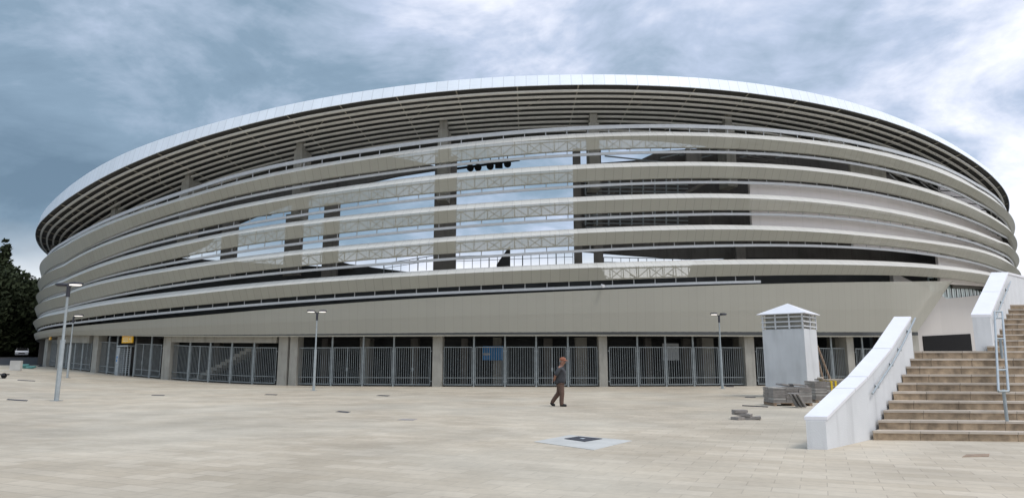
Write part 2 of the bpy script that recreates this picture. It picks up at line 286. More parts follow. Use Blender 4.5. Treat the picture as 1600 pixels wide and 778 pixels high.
EDGE = {
  'b1t': [(-0.654,12.992),(-0.605,13.202),(-0.556,13.437),(-0.5071,13.684),(-0.4581,13.936),(-0.4091,14.222),(-0.3601,14.575),(-0.3111,15),(-0.2622,15.366),(-0.2132,15.676),(-0.1642,15.964),(-0.1152,16.292),(-0.0662,16.637),(-0.0173,16.938),(0.0317,17.187),(0.0807,17.403),(0.1297,17.594),(0.1787,17.76),(0.2276,17.887),(0.2766,17.975),(0.3256,18.018),(0.3746,18.024),(0.4236,18.011),(0.4725,17.94),(0.5215,17.786),(0.5705,17.531)],
  'b1c': [(-0.619,12.36),(-0.5669,12.649),(-0.5148,12.99),(-0.4628,13.327),(-0.4107,13.672),(-0.3586,14.049),(-0.3065,14.51),(-0.2544,14.909),(-0.2024,15.255),(-0.1503,15.575),(-0.0982,15.924),(-0.0461,16.271),(0.006,16.567),(0.058,16.831),(0.1101,17.039),(0.1622,17.215),(0.2143,17.345),(0.2664,17.428),(0.3184,17.456),(0.3705,17.417),(0.4226,17.309),(0.4747,17.122),(0.5268,16.9),(0.5788,16.706),(0.6309,16.592),(0.683,16.613)],
  'b1b': [(-0.6305,11.115),(-0.5767,11.539),(-0.5229,12.001),(-0.4692,12.452),(-0.4154,12.933),(-0.3616,13.386),(-0.3078,13.838),(-0.254,14.19),(-0.2003,14.491),(-0.1465,14.782),(-0.0927,15.135),(-0.0389,15.485),(0.0149,15.806),(0.0686,16.093),(0.1224,16.344),(0.1762,16.554),(0.23,16.702),(0.2838,16.809),(0.3375,16.817),(0.3913,16.758),(0.4451,16.637),(0.4989,16.465),(0.5527,16.26),(0.6064,16.057),(0.6602,15.946),(0.714,16.043)],
  'r0': [(-0.655,13.183),(-0.6059,13.32),(-0.5568,13.581),(-0.5078,13.887),(-0.4587,14.202),(-0.4096,14.553),(-0.3605,14.959),(-0.3114,15.442),(-0.2624,15.812),(-0.2133,16.113),(-0.1642,16.383),(-0.1151,16.691),(-0.066,17.001),(-0.017,17.289),(0.0321,17.559),(0.0812,17.797),(0.1303,18.008),(0.1794,18.184),(0.2284,18.305),(0.2775,18.355),(0.3266,18.344),(0.3757,18.295),(0.4248,18.236),(0.4738,18.126),(0.5229,17.968),(0.572,17.803)],
  'r1': [(-0.644,11.109),(-0.5957,11.461),(-0.5473,11.831),(-0.499,12.184),(-0.4506,12.529),(-0.4023,12.885),(-0.354,13.248),(-0.3056,13.615),(-0.2573,13.925),(-0.2089,14.216),(-0.1606,14.501),(-0.1123,14.807),(-0.0639,15.11),(-0.0156,15.388),(0.0328,15.646),(0.0811,15.888),(0.1294,16.116),(0.1778,16.318),(0.2261,16.474),(0.2745,16.571),(0.3228,16.6),(0.3711,16.569),(0.4195,16.507),(0.4678,16.389),(0.5162,16.213),(0.5645,15.998)],
  'b2t': [(-0.6435,11.002),(-0.5876,11.38),(-0.5316,11.762),(-0.4757,12.098),(-0.4197,12.449),(-0.3638,12.78),(-0.3079,13.15),(-0.2519,13.478),(-0.196,13.793),(-0.14,14.109),(-0.0841,14.417),(-0.0282,14.691),(0.0278,14.951),(0.0837,15.21),(0.1397,15.457),(0.1956,15.669),(0.2515,15.816),(0.3075,15.891),(0.3634,15.892),(0.4194,15.823),(0.4753,15.715),(0.5312,15.595),(0.5872,15.498),(0.6431,15.479),(0.6991,15.633),(0.755,16.083)],
  'b2c': [(-0.6105,10.46),(-0.5595,10.907),(-0.5084,11.317),(-0.4574,11.661),(-0.4063,11.998),(-0.3553,12.308),(-0.3043,12.656),(-0.2532,12.965),(-0.2022,13.261),(-0.1511,13.542),(-0.1001,13.826),(-0.0491,14.084),(0.002,14.333),(0.053,14.588),(0.1041,14.836),(0.1551,15.051),(0.2061,15.221),(0.2572,15.337),(0.3082,15.383),(0.3593,15.344),(0.4103,15.229),(0.4613,15.087),(0.5124,14.933),(0.5634,14.775),(0.6145,14.65),(0.6655,14.629)],
  'b2b': [(-0.6235,9.614),(-0.5708,9.919),(-0.5181,10.319),(-0.4653,10.764),(-0.4126,11.191),(-0.3599,11.567),(-0.3072,11.928),(-0.2545,12.221),(-0.2017,12.477),(-0.149,12.749),(-0.0963,13.029),(-0.0436,13.304),(0.0091,13.583),(0.0619,13.849),(0.1146,14.107),(0.1673,14.339),(0.22,14.525),(0.2727,14.652),(0.3255,14.687),(0.3782,14.631),(0.4309,14.509),(0.4836,14.394),(0.5363,14.271),(0.5891,14.147),(0.6418,14.113),(0.6945,14.323)],
  'r2': [(-0.6365,9.577),(-0.582,9.897),(-0.5275,10.242),(-0.4729,10.615),(-0.4184,10.947),(-0.3639,11.235),(-0.3094,11.536),(-0.2549,11.83),(-0.2003,12.12),(-0.1458,12.428),(-0.0913,12.747),(-0.0368,13.039),(0.0177,13.331),(0.0723,13.622),(0.1268,13.898),(0.1813,14.138),(0.2358,14.312),(0.2903,14.405),(0.3449,14.401),(0.3994,14.317),(0.4539,14.204),(0.5084,14.112),(0.5629,14.035),(0.6175,13.992),(0.672,14.089),(0.7265,14.469)],
  'b3t': [(-0.6355,9.465),(-0.5814,9.738),(-0.5272,10.033),(-0.4731,10.337),(-0.4189,10.594),(-0.3648,10.885),(-0.3107,11.203),(-0.2565,11.463),(-0.2024,11.672),(-0.1482,11.885),(-0.0941,12.126),(-0.04,12.359),(0.0142,12.607),(0.0683,12.857),(0.1225,13.102),(0.1766,13.309),(0.2307,13.442),(0.2849,13.482),(0.339,13.465),(0.3932,13.411),(0.4473,13.347),(0.5014,13.295),(0.5556,13.257),(0.6097,13.257),(0.6639,13.401),(0.718,13.823)],
  'b3c': [(-0.604,8.95),(-0.5538,9.252),(-0.5036,9.572),(-0.4533,9.889),(-0.4031,10.159),(-0.3529,10.452),(-0.3027,10.761),(-0.2525,11.006),(-0.2022,11.195),(-0.152,11.387),(-0.1018,11.607),(-0.0516,11.831),(-0.0014,12.065),(0.0489,12.309),(0.0991,12.542),(0.1493,12.752),(0.1995,12.912),(0.2497,13),(0.3,13.008),(0.3502,12.957),(0.4004,12.863),(0.4506,12.772),(0.5008,12.694),(0.5511,12.627),(0.6013,12.628),(0.6515,12.825)],
  'b3b': [(-0.617,8.184),(-0.5653,8.499),(-0.5136,8.805),(-0.4619,9.081),(-0.4102,9.351),(-0.3585,9.643),(-0.3068,9.925),(-0.2551,10.173),(-0.2034,10.375),(-0.1517,10.598),(-0.1,10.836),(-0.0483,11.074),(0.0034,11.317),(0.0551,11.55),(0.1068,11.788),(0.1585,12.009),(0.2102,12.197),(0.2619,12.337),(0.3136,12.405),(0.3653,12.401),(0.417,12.354),(0.4687,12.315),(0.5204,12.278),(0.5721,12.225),(0.6238,12.195),(0.6755,12.276)],
  'r3': [(-0.629,8.15),(-0.5759,8.443),(-0.5228,8.694),(-0.4698,8.908),(-0.4167,9.091),(-0.3636,9.298),(-0.3105,9.542),(-0.2574,9.789),(-0.2044,10.017),(-0.1513,10.26),(-0.0982,10.518),(-0.0451,10.772),(0.008,11.023),(0.061,11.279),(0.1141,11.543),(0.1672,11.79),(0.2203,11.994),(0.2734,12.123),(0.3264,12.169),(0.3795,12.147),(0.4326,12.09),(0.4857,12.064),(0.5388,12.041),(0.5918,12.009),(0.6449,12.012),(0.698,12.134)],
  'b4t': [(-0.6285,8.04),(-0.5756,8.319),(-0.5227,8.512),(-0.4697,8.668),(-0.4168,8.813),(-0.3639,8.977),(-0.311,9.172),(-0.2581,9.357),(-0.2051,9.542),(-0.1522,9.726),(-0.0993,9.928),(-0.0464,10.141),(0.0065,10.365),(0.0595,10.603),(0.1124,10.832),(0.1653,11.028),(0.2182,11.167),(0.2711,11.248),(0.3241,11.289),(0.377,11.323),(0.4299,11.38),(0.4828,11.498),(0.5357,11.625),(0.5887,11.706),(0.6416,11.749),(0.6945,11.781)],
  'b4c': [(-0.598,7.604),(-0.5485,7.892),(-0.4991,8.098),(-0.4496,8.269),(-0.4002,8.42),(-0.3507,8.577),(-0.3012,8.761),(-0.2518,8.928),(-0.2023,9.097),(-0.1529,9.264),(-0.1034,9.464),(-0.0539,9.671),(-0.0045,9.897),(0.045,10.114),(0.0944,10.323),(0.1439,10.515),(0.1934,10.675),(0.2428,10.782),(0.2923,10.841),(0.3417,10.869),(0.3912,10.9),(0.4407,10.971),(0.4901,11.066),(0.5396,11.118),(0.589,11.092),(0.6385,11.018)],
  'b4b': [(-0.6105,6.754),(-0.5597,6.873),(-0.5089,7.063),(-0.458,7.294),(-0.4072,7.532),(-0.3564,7.753),(-0.3056,7.959),(-0.2548,8.148),(-0.2039,8.331),(-0.1531,8.524),(-0.1023,8.724),(-0.0515,8.927),(-0.0007,9.136),(0.0502,9.357),(0.101,9.583),(0.1518,9.795),(0.2026,9.984),(0.2534,10.145),(0.3043,10.273),(0.3551,10.362),(0.4059,10.402),(0.4567,10.405),(0.5075,10.38),(0.5584,10.341),(0.6092,10.325),(0.66,10.397)],
  'r4': [(-0.622,6.646),(-0.5699,6.77),(-0.5178,6.933),(-0.4657,7.119),(-0.4136,7.303),(-0.3615,7.486),(-0.3094,7.669),(-0.2573,7.836),(-0.2052,7.999),(-0.1531,8.174),(-0.101,8.376),(-0.0489,8.592),(0.0032,8.823),(0.0553,9.055),(0.1074,9.294),(0.1595,9.524),(0.2116,9.733),(0.2637,9.906),(0.3158,10.042),(0.3679,10.138),(0.42,10.191),(0.4721,10.22),(0.5242,10.226),(0.5763,10.217),(0.6284,10.232),(0.6805,10.337)],
  'b5t': [(-0.6215,6.544),(-0.5695,6.634),(-0.5176,6.733),(-0.4656,6.82),(-0.4137,6.908),(-0.3617,7.013),(-0.3097,7.157),(-0.2578,7.292),(-0.2058,7.425),(-0.1539,7.554),(-0.1019,7.7),(-0.0499,7.853),(0.002,8.013),(0.054,8.185),(0.1059,8.366),(0.1579,8.55),(0.2099,8.732),(0.2618,8.909),(0.3138,9.08),(0.3657,9.239),(0.4177,9.379),(0.4697,9.492),(0.5216,9.591),(0.5736,9.697),(0.6255,9.821),(0.6775,9.978)],
  'b5c': [(-0.5915,6.029),(-0.5427,6.149),(-0.494,6.263),(-0.4452,6.357),(-0.3965,6.447),(-0.3477,6.561),(-0.2989,6.719),(-0.2502,6.876),(-0.2014,7.021),(-0.1527,7.155),(-0.1039,7.3),(-0.0551,7.441),(-0.0064,7.587),(0.0424,7.744),(0.0911,7.91),(0.1399,8.078),(0.1887,8.234),(0.2374,8.386),(0.2862,8.539),(0.3349,8.696),(0.3837,8.844),(0.4325,8.969),(0.4812,9.067),(0.53,9.154),(0.5787,9.234),(0.6275,9.293)],
  'b5b': [(-0.604,5.333),(-0.554,5.378),(-0.5039,5.464),(-0.4539,5.562),(-0.4038,5.653),(-0.3538,5.766),(-0.3038,5.902),(-0.2537,6.051),(-0.2037,6.195),(-0.1536,6.339),(-0.1036,6.482),(-0.0536,6.626),(-0.0035,6.776),(0.0465,6.943),(0.0966,7.127),(0.1466,7.318),(0.1966,7.507),(0.2467,7.692),(0.2967,7.881),(0.3468,8.069),(0.3968,8.239),(0.4468,8.361),(0.4969,8.438),(0.5469,8.504),(0.597,8.578),(0.647,8.655)],
  'r5': [(-0.61,5.123),(-0.5594,5.1),(-0.5087,5.146),(-0.4581,5.223),(-0.4074,5.318),(-0.3568,5.431),(-0.3062,5.561),(-0.2555,5.705),(-0.2049,5.847),(-0.1542,5.986),(-0.1036,6.123),(-0.053,6.253),(-0.0023,6.391),(0.0483,6.552),(0.099,6.738),(0.1496,6.928),(0.2002,7.117),(0.2509,7.3),(0.3015,7.482),(0.3522,7.666),(0.4028,7.84),(0.4534,7.984),(0.5041,8.1),(0.5547,8.205),(0.6054,8.31),(0.656,8.423)],
  'skt': [(-0.596,4.725),(-0.5465,4.732),(-0.4969,4.764),(-0.4474,4.809),(-0.3978,4.874),(-0.3483,4.978),(-0.2988,5.121),(-0.2492,5.294),(-0.1997,5.475),(-0.1501,5.656),(-0.1006,5.824),(-0.0511,5.98),(-0.0015,6.142),(0.048,6.318),(0.0976,6.51),(0.1471,6.709),(0.1966,6.916),(0.2462,7.128),(0.2957,7.344),(0.3453,7.566),(0.3948,7.803),(0.4443,8.061),(0.4939,8.34),(0.5434,8.636),(0.593,8.941),(0.6425,9.244)],
  'skb': [(-0.6055,4.076),(-0.5563,3.964),(-0.507,3.835),(-0.4578,3.708),(-0.4085,3.593),(-0.3593,3.495),(-0.3101,3.418),(-0.2608,3.362),(-0.2116,3.326),(-0.1623,3.304),(-0.1131,3.293),(-0.0639,3.289),(-0.0146,3.288),(0.0346,3.292),(0.0839,3.298),(0.1331,3.309),(0.1823,3.322),(0.2316,3.344),(0.2808,3.382),(0.3301,3.443),(0.3793,3.522),(0.4285,3.615),(0.4778,3.719),(0.527,3.832),(0.5763,3.945),(0.6255,4.034)],
  'rt': [(-0.7375,17.339),(-0.6822,17.415),(-0.6269,17.667),(-0.5717,18.037),(-0.5164,18.46),(-0.4611,18.829),(-0.4058,19.115),(-0.3505,19.372),(-0.2953,19.662),(-0.24,19.976),(-0.1847,20.268),(-0.1294,20.524),(-0.0741,20.753),(-0.0189,20.934),(0.0364,21.086),(0.0917,21.228),(0.147,21.362),(0.2023,21.433),(0.2575,21.433),(0.3128,21.344),(0.3681,21.159),(0.4234,20.92),(0.4787,20.653),(0.5339,20.4),(0.5892,20.227),(0.6445,20.247)],
  'rf': [(-0.739,16.037),(-0.6812,16.029),(-0.6234,16.25),(-0.5656,16.606),(-0.5078,17.057),(-0.45,17.515),(-0.3922,17.976),(-0.3344,18.416),(-0.2766,18.82),(-0.2188,19.199),(-0.161,19.52),(-0.1032,19.779),(-0.0454,19.986),(0.0124,20.161),(0.0702,20.315),(0.128,20.445),(0.1858,20.512),(0.2436,20.512),(0.3014,20.471),(0.3592,20.369),(0.417,20.199),(0.4748,19.98),(0.5326,19.753),(0.5904,19.553),(0.6482,19.376),(0.706,19.27)],
}
def edge(k):
    T = EDGE[k]; xs = [a for a, b in T]
    def fz(th):
        if th <= xs[0]: return T[0][1]
        if th >= xs[-1]: return T[-1][1]
        i = bisect(xs, th) - 1; a, b = T[i], T[i + 1]
        return a[1] + (b[1] - a[1]) * (th - a[0]) / (b[0] - a[0])
    return fz
Ed = {k: edge(k) for k in EDGE}
ARC = 80.0                                   # metres per radian near the front, for panel widths
def sweep(mb, prof, th0, th1, n, closed=False, mi=0):
    """prof: list of (offset, z) callables or numbers; swept along the plan ellipse"""
    ths = [th0 + (th1 - th0) * i / n for i in range(n + 1)]
    val = lambda q, t: q(t) if callable(q) else q
    rows = []; us = [0]; 
    for i in range(1, n + 1):
        a, b = plan(ths[i - 1]), plan(ths[i]); us.append(us[-1] + math.hypot(a[0] - b[0], a[1] - b[1]))
    u0 = th0 * 80
    for t in ths:
        row = []
        for o, z in prof:
            x, y = plan(t, val(o, t)); row.append((x, y, val(z, t)))
        rows.append(row)
    m = len(prof); base = len(mb.v)
    for row in rows: mb.v += row
    for i in range(n):
        for j in range(m if closed else m - 1):
            k = (j + 1) % m; a = rows[i][j]; b = rows[i][k]
            v0, v1 = a[2], b[2]
            mb.f.append((base + i * m + j, base + (i + 1) * m + j, base + (i + 1) * m + k, base + i * m + k))
            mb.uv.append([(u0 + us[i], v0), (u0 + us[i + 1], v0), (u0 + us[i + 1], v1), (u0 + us[i], v1)]); mb.mi.append(mi)
    if closed:
        mb.f.append(tuple(base + j for j in range(m))); mb.uv.append([(0, 0)] * m); mb.mi.append(mi)
        mb.f.append(tuple(base + n * m + j for j in range(m))[::-1]); mb.uv.append([(0, 0)] * m); mb.mi.append(mi)
def P(th, o, z): x, y = plan(th, o); return Vector((x, y, z))
def plus(f, d): return lambda t: f(t) + d

# ================================================================== SETTING
def sheet(name, x0, x1, y0, y1, nx, ny, zf, m):
    mb = MB(); g = [[None] * (ny + 1) for _ in range(nx + 1)]
    for i in range(nx + 1):
        for j in range(ny + 1):
            x = x0 + (x1 - x0) * i / nx; y = y0 + (y1 - y0) * j / ny; mb.v.append((x, y, zf(x, y)))
    for i in range(nx):
        for j in range(ny):
            a = i * (ny + 1) + j; mb.f.append((a, a + ny + 1, a + ny + 2, a + 1)); mb.uv.append([(0, 0)] * 4); mb.mi.append(0)
    return mb.build(name, m)
# paving material: staggered limestone slabs
pm = bpy.data.materials.new('limestone_paving'); pm.use_nodes = True
n_ = pm.node_tree.nodes; l_ = pm.node_tree.links; b_ = n_['Principled BSDF']; b_.inputs['Roughness'].default_value = .62; b_.inputs['Specular IOR Level'].default_value = .35
t_ = n_.new('ShaderNodeTexCoord'); mp = n_.new('ShaderNodeMapping'); mp.inputs[2].default_value = (0, 0, R(24)); l_.new(t_.outputs['Object'], mp.inputs[0])
br = n_.new('ShaderNodeTexBrick'); br.inputs['Scale'].default_value = 1; br.inputs['Brick Width'].default_value = .62; br.inputs['Row Height'].default_value = .31
br.inputs['Mortar Size'].default_value = .007; br.inputs['Bias'].default_value = -.1; br.inputs['Color1'].default_value = (.495, .448, .365, 1); br.inputs['Color2'].default_value = (.60, .555, .47, 1); br.inputs['Mortar'].default_value = (.39, .35, .29, 1)
l_.new(mp.outputs[0], br.inputs['Vector'])
def nz(sc, lo, hi, a, b, det=5):
    q = n_.new('ShaderNodeTexNoise'); q.inputs['Scale'].default_value = sc; q.inputs['Detail'].default_value = det; l_.new(t_.outputs['Object'], q.inputs['Vector'])
    r = n_.new('ShaderNodeMapRange'); r.inputs[1].default_value = lo; r.inputs[2].default_value = hi; r.inputs[3].default_value = a; r.inputs[4].default_value = b; l_.new(q.outputs[0], r.inputs[0]); return r.outputs[0]
def mul(a, b):
    q = n_.new('ShaderNodeMixRGB'); q.blend_type = 'MULTIPLY'; q.inputs[0].default_value = 1; l_.new(a, q.inputs[1]); l_.new(b, q.inputs[2]); return q.outputs[0]
tint = n_.new('ShaderNodeMixRGB'); l_.new(nz(.16, .42, .62, 0, .55), tint.inputs[0]); l_.new(br.outputs[0], tint.inputs[1]); tint.inputs[2].default_value = (.58, .565, .50, 1)
o_ = mul(mul(mul(tint.outputs[0], nz(.09, .3, .7, .84, 1.13)), nz(.55, .35, .65, .88, 1.08)), nz(9, .3, .7, .94, 1.05))
gc = n_.new('ShaderNodeMixRGB'); gc.blend_type = 'MULTIPLY'; gc.inputs[0].default_value = 1; gc.inputs[2].default_value = (.885, .83, .77, 1); l_.new(o_, gc.inputs[1]); l_.new(gc.outputs[0], b_.inputs['Base Color'])
bp = n_.new('ShaderNodeBump'); bp.inputs['Strength'].default_value = .12; bp.inputs['Distance'].default_value = .01; l_.new(br.outputs['Fac'], bp.inputs['Height']); bp.invert = True; l_.new(bp.outputs[0], b_.inputs['Normal'])
MT['paving'] = pm

def far_z(x, y): return rise(x) - .25 if x > -46 else min(1.35 + max(0, y - 60) * .02 , 3.2) - .25
# the wide ground under everything
def gz(x, y): return rise(x) - .30 + min(max(0, y - 66) * .040, 1.2) * sstep((-x - 45) / 12) 
ground_o = sheet('ground', -900, 900, -300, 1500, 90, 90, gz, 'earth'); tag(ground_o, kind='structure')
# plaza: edge towards the road runs from the left of the frame to the stadium corner
cornerth = bear(62, 575); cx_, cy_ = plan(cornerth, 1.2)
mb = MB(); NX, NY = 150, 60
e0 = ground(0, 606); e1 = ground(56, 573)
dirx, diry = (e1.x - e0.x), (e1.y - e0.y)
def ymax(x):                                  # far limit of the paving
    if x < e1.x: return e0.y + (x - e0.x) * diry / dirx if x > e0.x - 30 else e0.y - 10
    return 62 + max(0, -x - 20) * .9
for i in range(NX + 1):
    x = -75 + 150 * i / NX
    for j in range(NY + 1):
        y = -30 + (ymax(x) + 30) * j / NY; mb.v.append((x, y, rise(x)))
for i in range(NX):
    for j in range(NY):
        a = i * (NY + 1) + j; mb.f.append((a, a + NY + 1, a + NY + 2, a + 1)); mb.uv.append([(0, 0)] * 4); mb.mi.append(0)
plaza = mb.build('plaza', 'paving'); tag(plaza, kind='structure')
road = sheet('road', -150, -38, 15, 330, 40, 90, lambda x, y: gz(x, y) + .17 if x > -140 else gz(x, y), 'asphalt'); tag(road, kind='structure')

# ================================================================== STADIUM
TH0, TH1 = -1.45, 1.45
stad = thing('stadium', 'huge oval football stadium wrapped in beige perforated bands under a white roof rim', 'stadium', (X0, Y0, 0))
bands = [('b1t', 'b1c', 'b1b'), ('b2t', 'b2c', 'b2b'), ('b3t', 'b3c', 'b3b'), ('b4t', 'b4c', 'b4b'), ('b5t', 'b5c', 'b5b')]
TE = bear(1580, 440, .6)
for t, c, b in bands:
    hi = TH1
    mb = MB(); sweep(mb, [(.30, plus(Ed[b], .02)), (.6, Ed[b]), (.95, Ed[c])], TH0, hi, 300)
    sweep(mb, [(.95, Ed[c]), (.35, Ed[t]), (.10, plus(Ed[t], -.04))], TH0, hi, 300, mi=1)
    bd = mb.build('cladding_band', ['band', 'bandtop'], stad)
    tr = MB(); n = 190; prev = None
    for i in range(n + 1):
        th = -1.15 + 2.3 * i / n
        a, q = P(th, .34, Ed[b](th) + .08), P(th, .30, Ed[c](th) - .02)
        s2 = P(th, .18, Ed[t](th) - .06)
        tr.tube(a, q, .035, 4, caps=False)
        if i % 3 == 0: tr.tube(q, s2, .03, 4, caps=False); tr.tube(a, P(th, -1.2, Ed[b](th) + .5), .045, 4, caps=False)
        if prev:
            if i % 3 != 2:
                if i % 2: tr.tube(prev[0], q, .028, 4, caps=False)
                else: tr.tube(prev[1], a, .028, 4, caps=False)
            else: tr.tube(prev[0], q, .028, 4, caps=False); tr.tube(prev[1], a, .028, 4, caps=False)
            tr.tube(prev[0], a, .04, 4, caps=False); tr.tube(prev[1], q, .04, 4, caps=False)
        prev = (a, q)
    tr.build('truss', 'truss', bd)

# skirt above the gates; its east end is cut away on a slant
thA, thB = bear(1432, 523, .7), bear(1498, 440, 1.0)
def sk_b(th):
    z = Ed['skb'](th)
    if th > thA: z += (Ed['skt'](thB) - z) * min(1, (th - thA) / (thB - thA))
    return z
def mid(q): return lambda t: sk_b(t) + (Ed['skt'](t) - sk_b(t)) * q
mb = MB(); sweep(mb, [(-.4, plus(sk_b, .03)), (.47, sk_b), (.64, mid(.5)), (.72, mid(.995)), (.2, plus(mid(1), .02))], TH0, thB, 280)
skirt = mb.build('skirt_panel', 'skirt', stad)
tr = MB(); n = 96; prev = None
for i in range(n + 1):
    th = -.72 + (thA + .72) * i / n
    pts = [P(th, .36, sk_b(th) + .1), P(th, .44, mid(.36)(th)), P(th, .50, mid(.7)(th)), P(th, .54, mid(.96)(th))]
    tr.path(pts, .03, 4)
    if prev:
        for k in (1, 2): tr.tube(prev[k], pts[k], .03, 4, caps=False)
        if i % 5 == 1: tr.tube(prev[2], pts[3], .025, 4, caps=False)
        if i % 5 == 2: tr.tube(prev[3], pts[2], .025, 4, caps=False)
    prev = pts
tr.build('truss', 'whitecap', skirt)

# white rails with their little hangers in the gaps between the bands
for k in range(6):
    rz = Ed['r%d' % k]; e = TH1 if k < 5 else bear(1190, 440, .5)
    mb = MB(); h = .085 if k else .13
    sweep(mb, [(.30, plus(rz, -h)), (.42, plus(rz, -h)), (.42, plus(rz, h)), (.30, plus(rz, h))], TH0 + .1, e, 260, closed=True)
    up = Ed['b%db' % k] if k else None
    step = 1.55 / ARC; th = -1.1
    while th < min(e, 1.1):
        if k: z1 = up(th) + .05
        else: z1 = Ed['b1t'](th) - .02
        a, b = P(th, .34, rz(th)), P(th, .34, z1)
        if abs(a.z - b.z) > .12: mb.tube(a, b, .03, 4, caps=False)
        th += step
    mb.build('rail', 'rail', stad)

# ---- roof: white fascia, dark deck, slatted soffit, rafters
def roff(th): return 1.7 - 1.0 * sstep((th + .1) / .75) if th > -.1 else 1.7
zT, zF = Ed['rt'], Ed['rf']
mb = MB(); sweep(mb, [(lambda t: roff(t) - .02, zF), (roff, plus(zF, .03)), (lambda t: roff(t) - .25, zT), (lambda t: roff(t) - .9, plus(zT, .12))], TH0, TH1, 300)
mb.build('roof_fascia', 'fascia', stad)
mb = MB(); sweep(mb, [(lambda t: roff(t) - .12, plus(zF, .12)), (lambda t: roff(t) - .9, plus(zT, .08)), (-6, plus(zT, .2)), (-11, plus(zT, .5)), (-11, plus(zF, .35)), (-5, plus(zF, -.1))], TH0, TH1, 240, closed=True)
mb.build('roof_deck', 'deck', stad)
NS = 9
def slat_o(k): return lambda t: roff(t) - .45 - .62 * k
def slat_z(k): return lambda t: zF(t) - .18 - .14 * k
for k in range(NS):
    o, z = slat_o(k), slat_z(k); mb = MB()
    sweep(mb, [(o, plus(z, -.08)), (lambda t: o(t) - .17, plus(z, -.10)), (lambda t: o(t) - .17, plus(z, -.05)), (o, plus(z, .04))], TH0 + .05, TH1 - .05, 280, closed=True)
    mb.build('soffit_slat', 'slat', stad)
th = -1.0; k = 0
while th < 1.0:
    mb = MB(); o0 = roff(th); d = .0009
    a = P(th, o0 - .15, zF(th) + .05); b = P(th, o0 - 5.9, zF(th) - 1.2)
    mb.tube(a, b, .05, 4)
    if k % 2 == 0: mb.tube(P(th, o0 - 3.2, zF(th) - .55), P(th + .028, o0 - 1.6, zF(th) + .0), .035, 4)
    mb.build('rafter', 'rafter', stad); th += 4.35 / ARC; k += 1

# ---- columns that carry the roof (concrete, seen above band 1 and through the gaps)
for px, py, w_, zb in ((112, 372, 1.0, 3), (177, 326, 1.0, 3), (290, 282, 1.0, 3), (466, 234, .7, 3), (692, 202, .72, 3), (928, 192, .75, 3), (1140, 194, .8, 3)):
    o = -1.6; th, z = height(px, py, o); x, y = plan(th, o); ang = math.atan2(*plan(th, 1)[::-1]) 
    nx, ny = plan(th, 1)[0] - plan(th, 0)[0], plan(th, 1)[1] - plan(th, 0)[1]
    M = Matrix.Translation((x, y, 0)) @ Matrix.Rotation(math.atan2(ny, nx) - math.pi / 2, 4, 'Z')
    mb = MB(); hw = w_ / 2
    zb = Ed['b2b'](th)
    mb.box(-hw, hw, -1.2, 0, zb, z, M)
    mb.box(-.28, .28, -.5, -.1, z, z + .75, M)
    mb.build('roof_column', 'conc', stad)
# inner columns seen against the sky
for px0, px1, y0, y1 in ((447, 468, 335, 430), (507, 525, 318, 432), (348, 365, 345, 432), (680, 711, 245, 425), (895, 910, 232, 415), (925, 943, 232, 415), (1072, 1097, 232, 262), (1150, 1166, 384, 410)):
    o = -3.2; a, z1 = height(px0, y0, o); b, z0 = height(px1, y1, o)
    mb = MB(); sweep(mb, [(o, z0), (o, z1), (o - .22, z1), (o - .22, z0)], a, b, 2, closed=True); mb.build('inner_column', 'conc_mid', stad)

# ---- raking stands and floors behind the bands
def poly_wall(name, pts, o, m, thick=.35, parent=stad, n_sub=14):
    """a wall standing on the offset curve, its outline given as (x, y) survey spots, top run then bottom run"""
    top, bot = pts
    def f(run):
        q = []
        for a, b in zip(run, run[1:]):
            for i in range(n_sub): q.append((a[0] + (b[0] - a[0]) * i / n_sub, a[1] + (b[1] - a[1]) * i / n_sub))
        q.append(run[-1]); q = [height(x, y, o) for x, y in q]; q.sort(); return q
    T, B = f(top), f(bot)
    def it(run, th):
        if th <= run[0][0]: return run[0][1]
        if th >= run[-1][0]: return run[-1][1]
        xs = [r_[0] for r_ in run]; i = bisect(xs, th) - 1; a, b = run[i], run[i + 1]
        return a[1] + (b[1] - a[1]) * (th - a[0]) / max(1e-6, b[0] - a[0])
    t0, t1 = max(T[0][0], B[0][0]), min(T[-1][0], B[-1][0])
    mb = MB(); sweep(mb, [(o, lambda t: it(B, t)), (o, lambda t: max(it(T, t), it(B, t) + .01)), (o - thick, lambda t: max(it(T, t), it(B, t) + .01)), (o - thick, lambda t: it(B, t))], t0, t1, max(8, int((t1 - t0) * 160)), closed=True)
    return mb.build(name, m, parent)
S = stad
# west stand: closed up to a slanting edge
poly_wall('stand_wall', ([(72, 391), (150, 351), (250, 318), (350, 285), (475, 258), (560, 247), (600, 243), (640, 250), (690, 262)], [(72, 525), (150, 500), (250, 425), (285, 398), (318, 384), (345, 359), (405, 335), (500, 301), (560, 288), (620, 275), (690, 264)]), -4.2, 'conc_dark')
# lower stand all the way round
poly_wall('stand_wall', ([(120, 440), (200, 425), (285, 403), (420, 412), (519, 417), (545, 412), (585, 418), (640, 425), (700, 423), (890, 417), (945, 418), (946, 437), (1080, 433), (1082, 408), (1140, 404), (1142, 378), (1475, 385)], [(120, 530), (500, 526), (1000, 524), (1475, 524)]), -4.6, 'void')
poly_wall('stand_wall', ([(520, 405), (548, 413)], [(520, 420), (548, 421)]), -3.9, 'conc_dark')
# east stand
poly_wall('stand_wall', ([(896, 258), (1000, 250), (1030, 236), (1172, 228), (1240, 232), (1300, 240), (1400, 262), (1500, 300)], [(896, 392), (1000, 400), (1075, 405), (1172, 402), (1300, 405), (1400, 410), (1500, 420)]), -4.4, 'conc_dark')
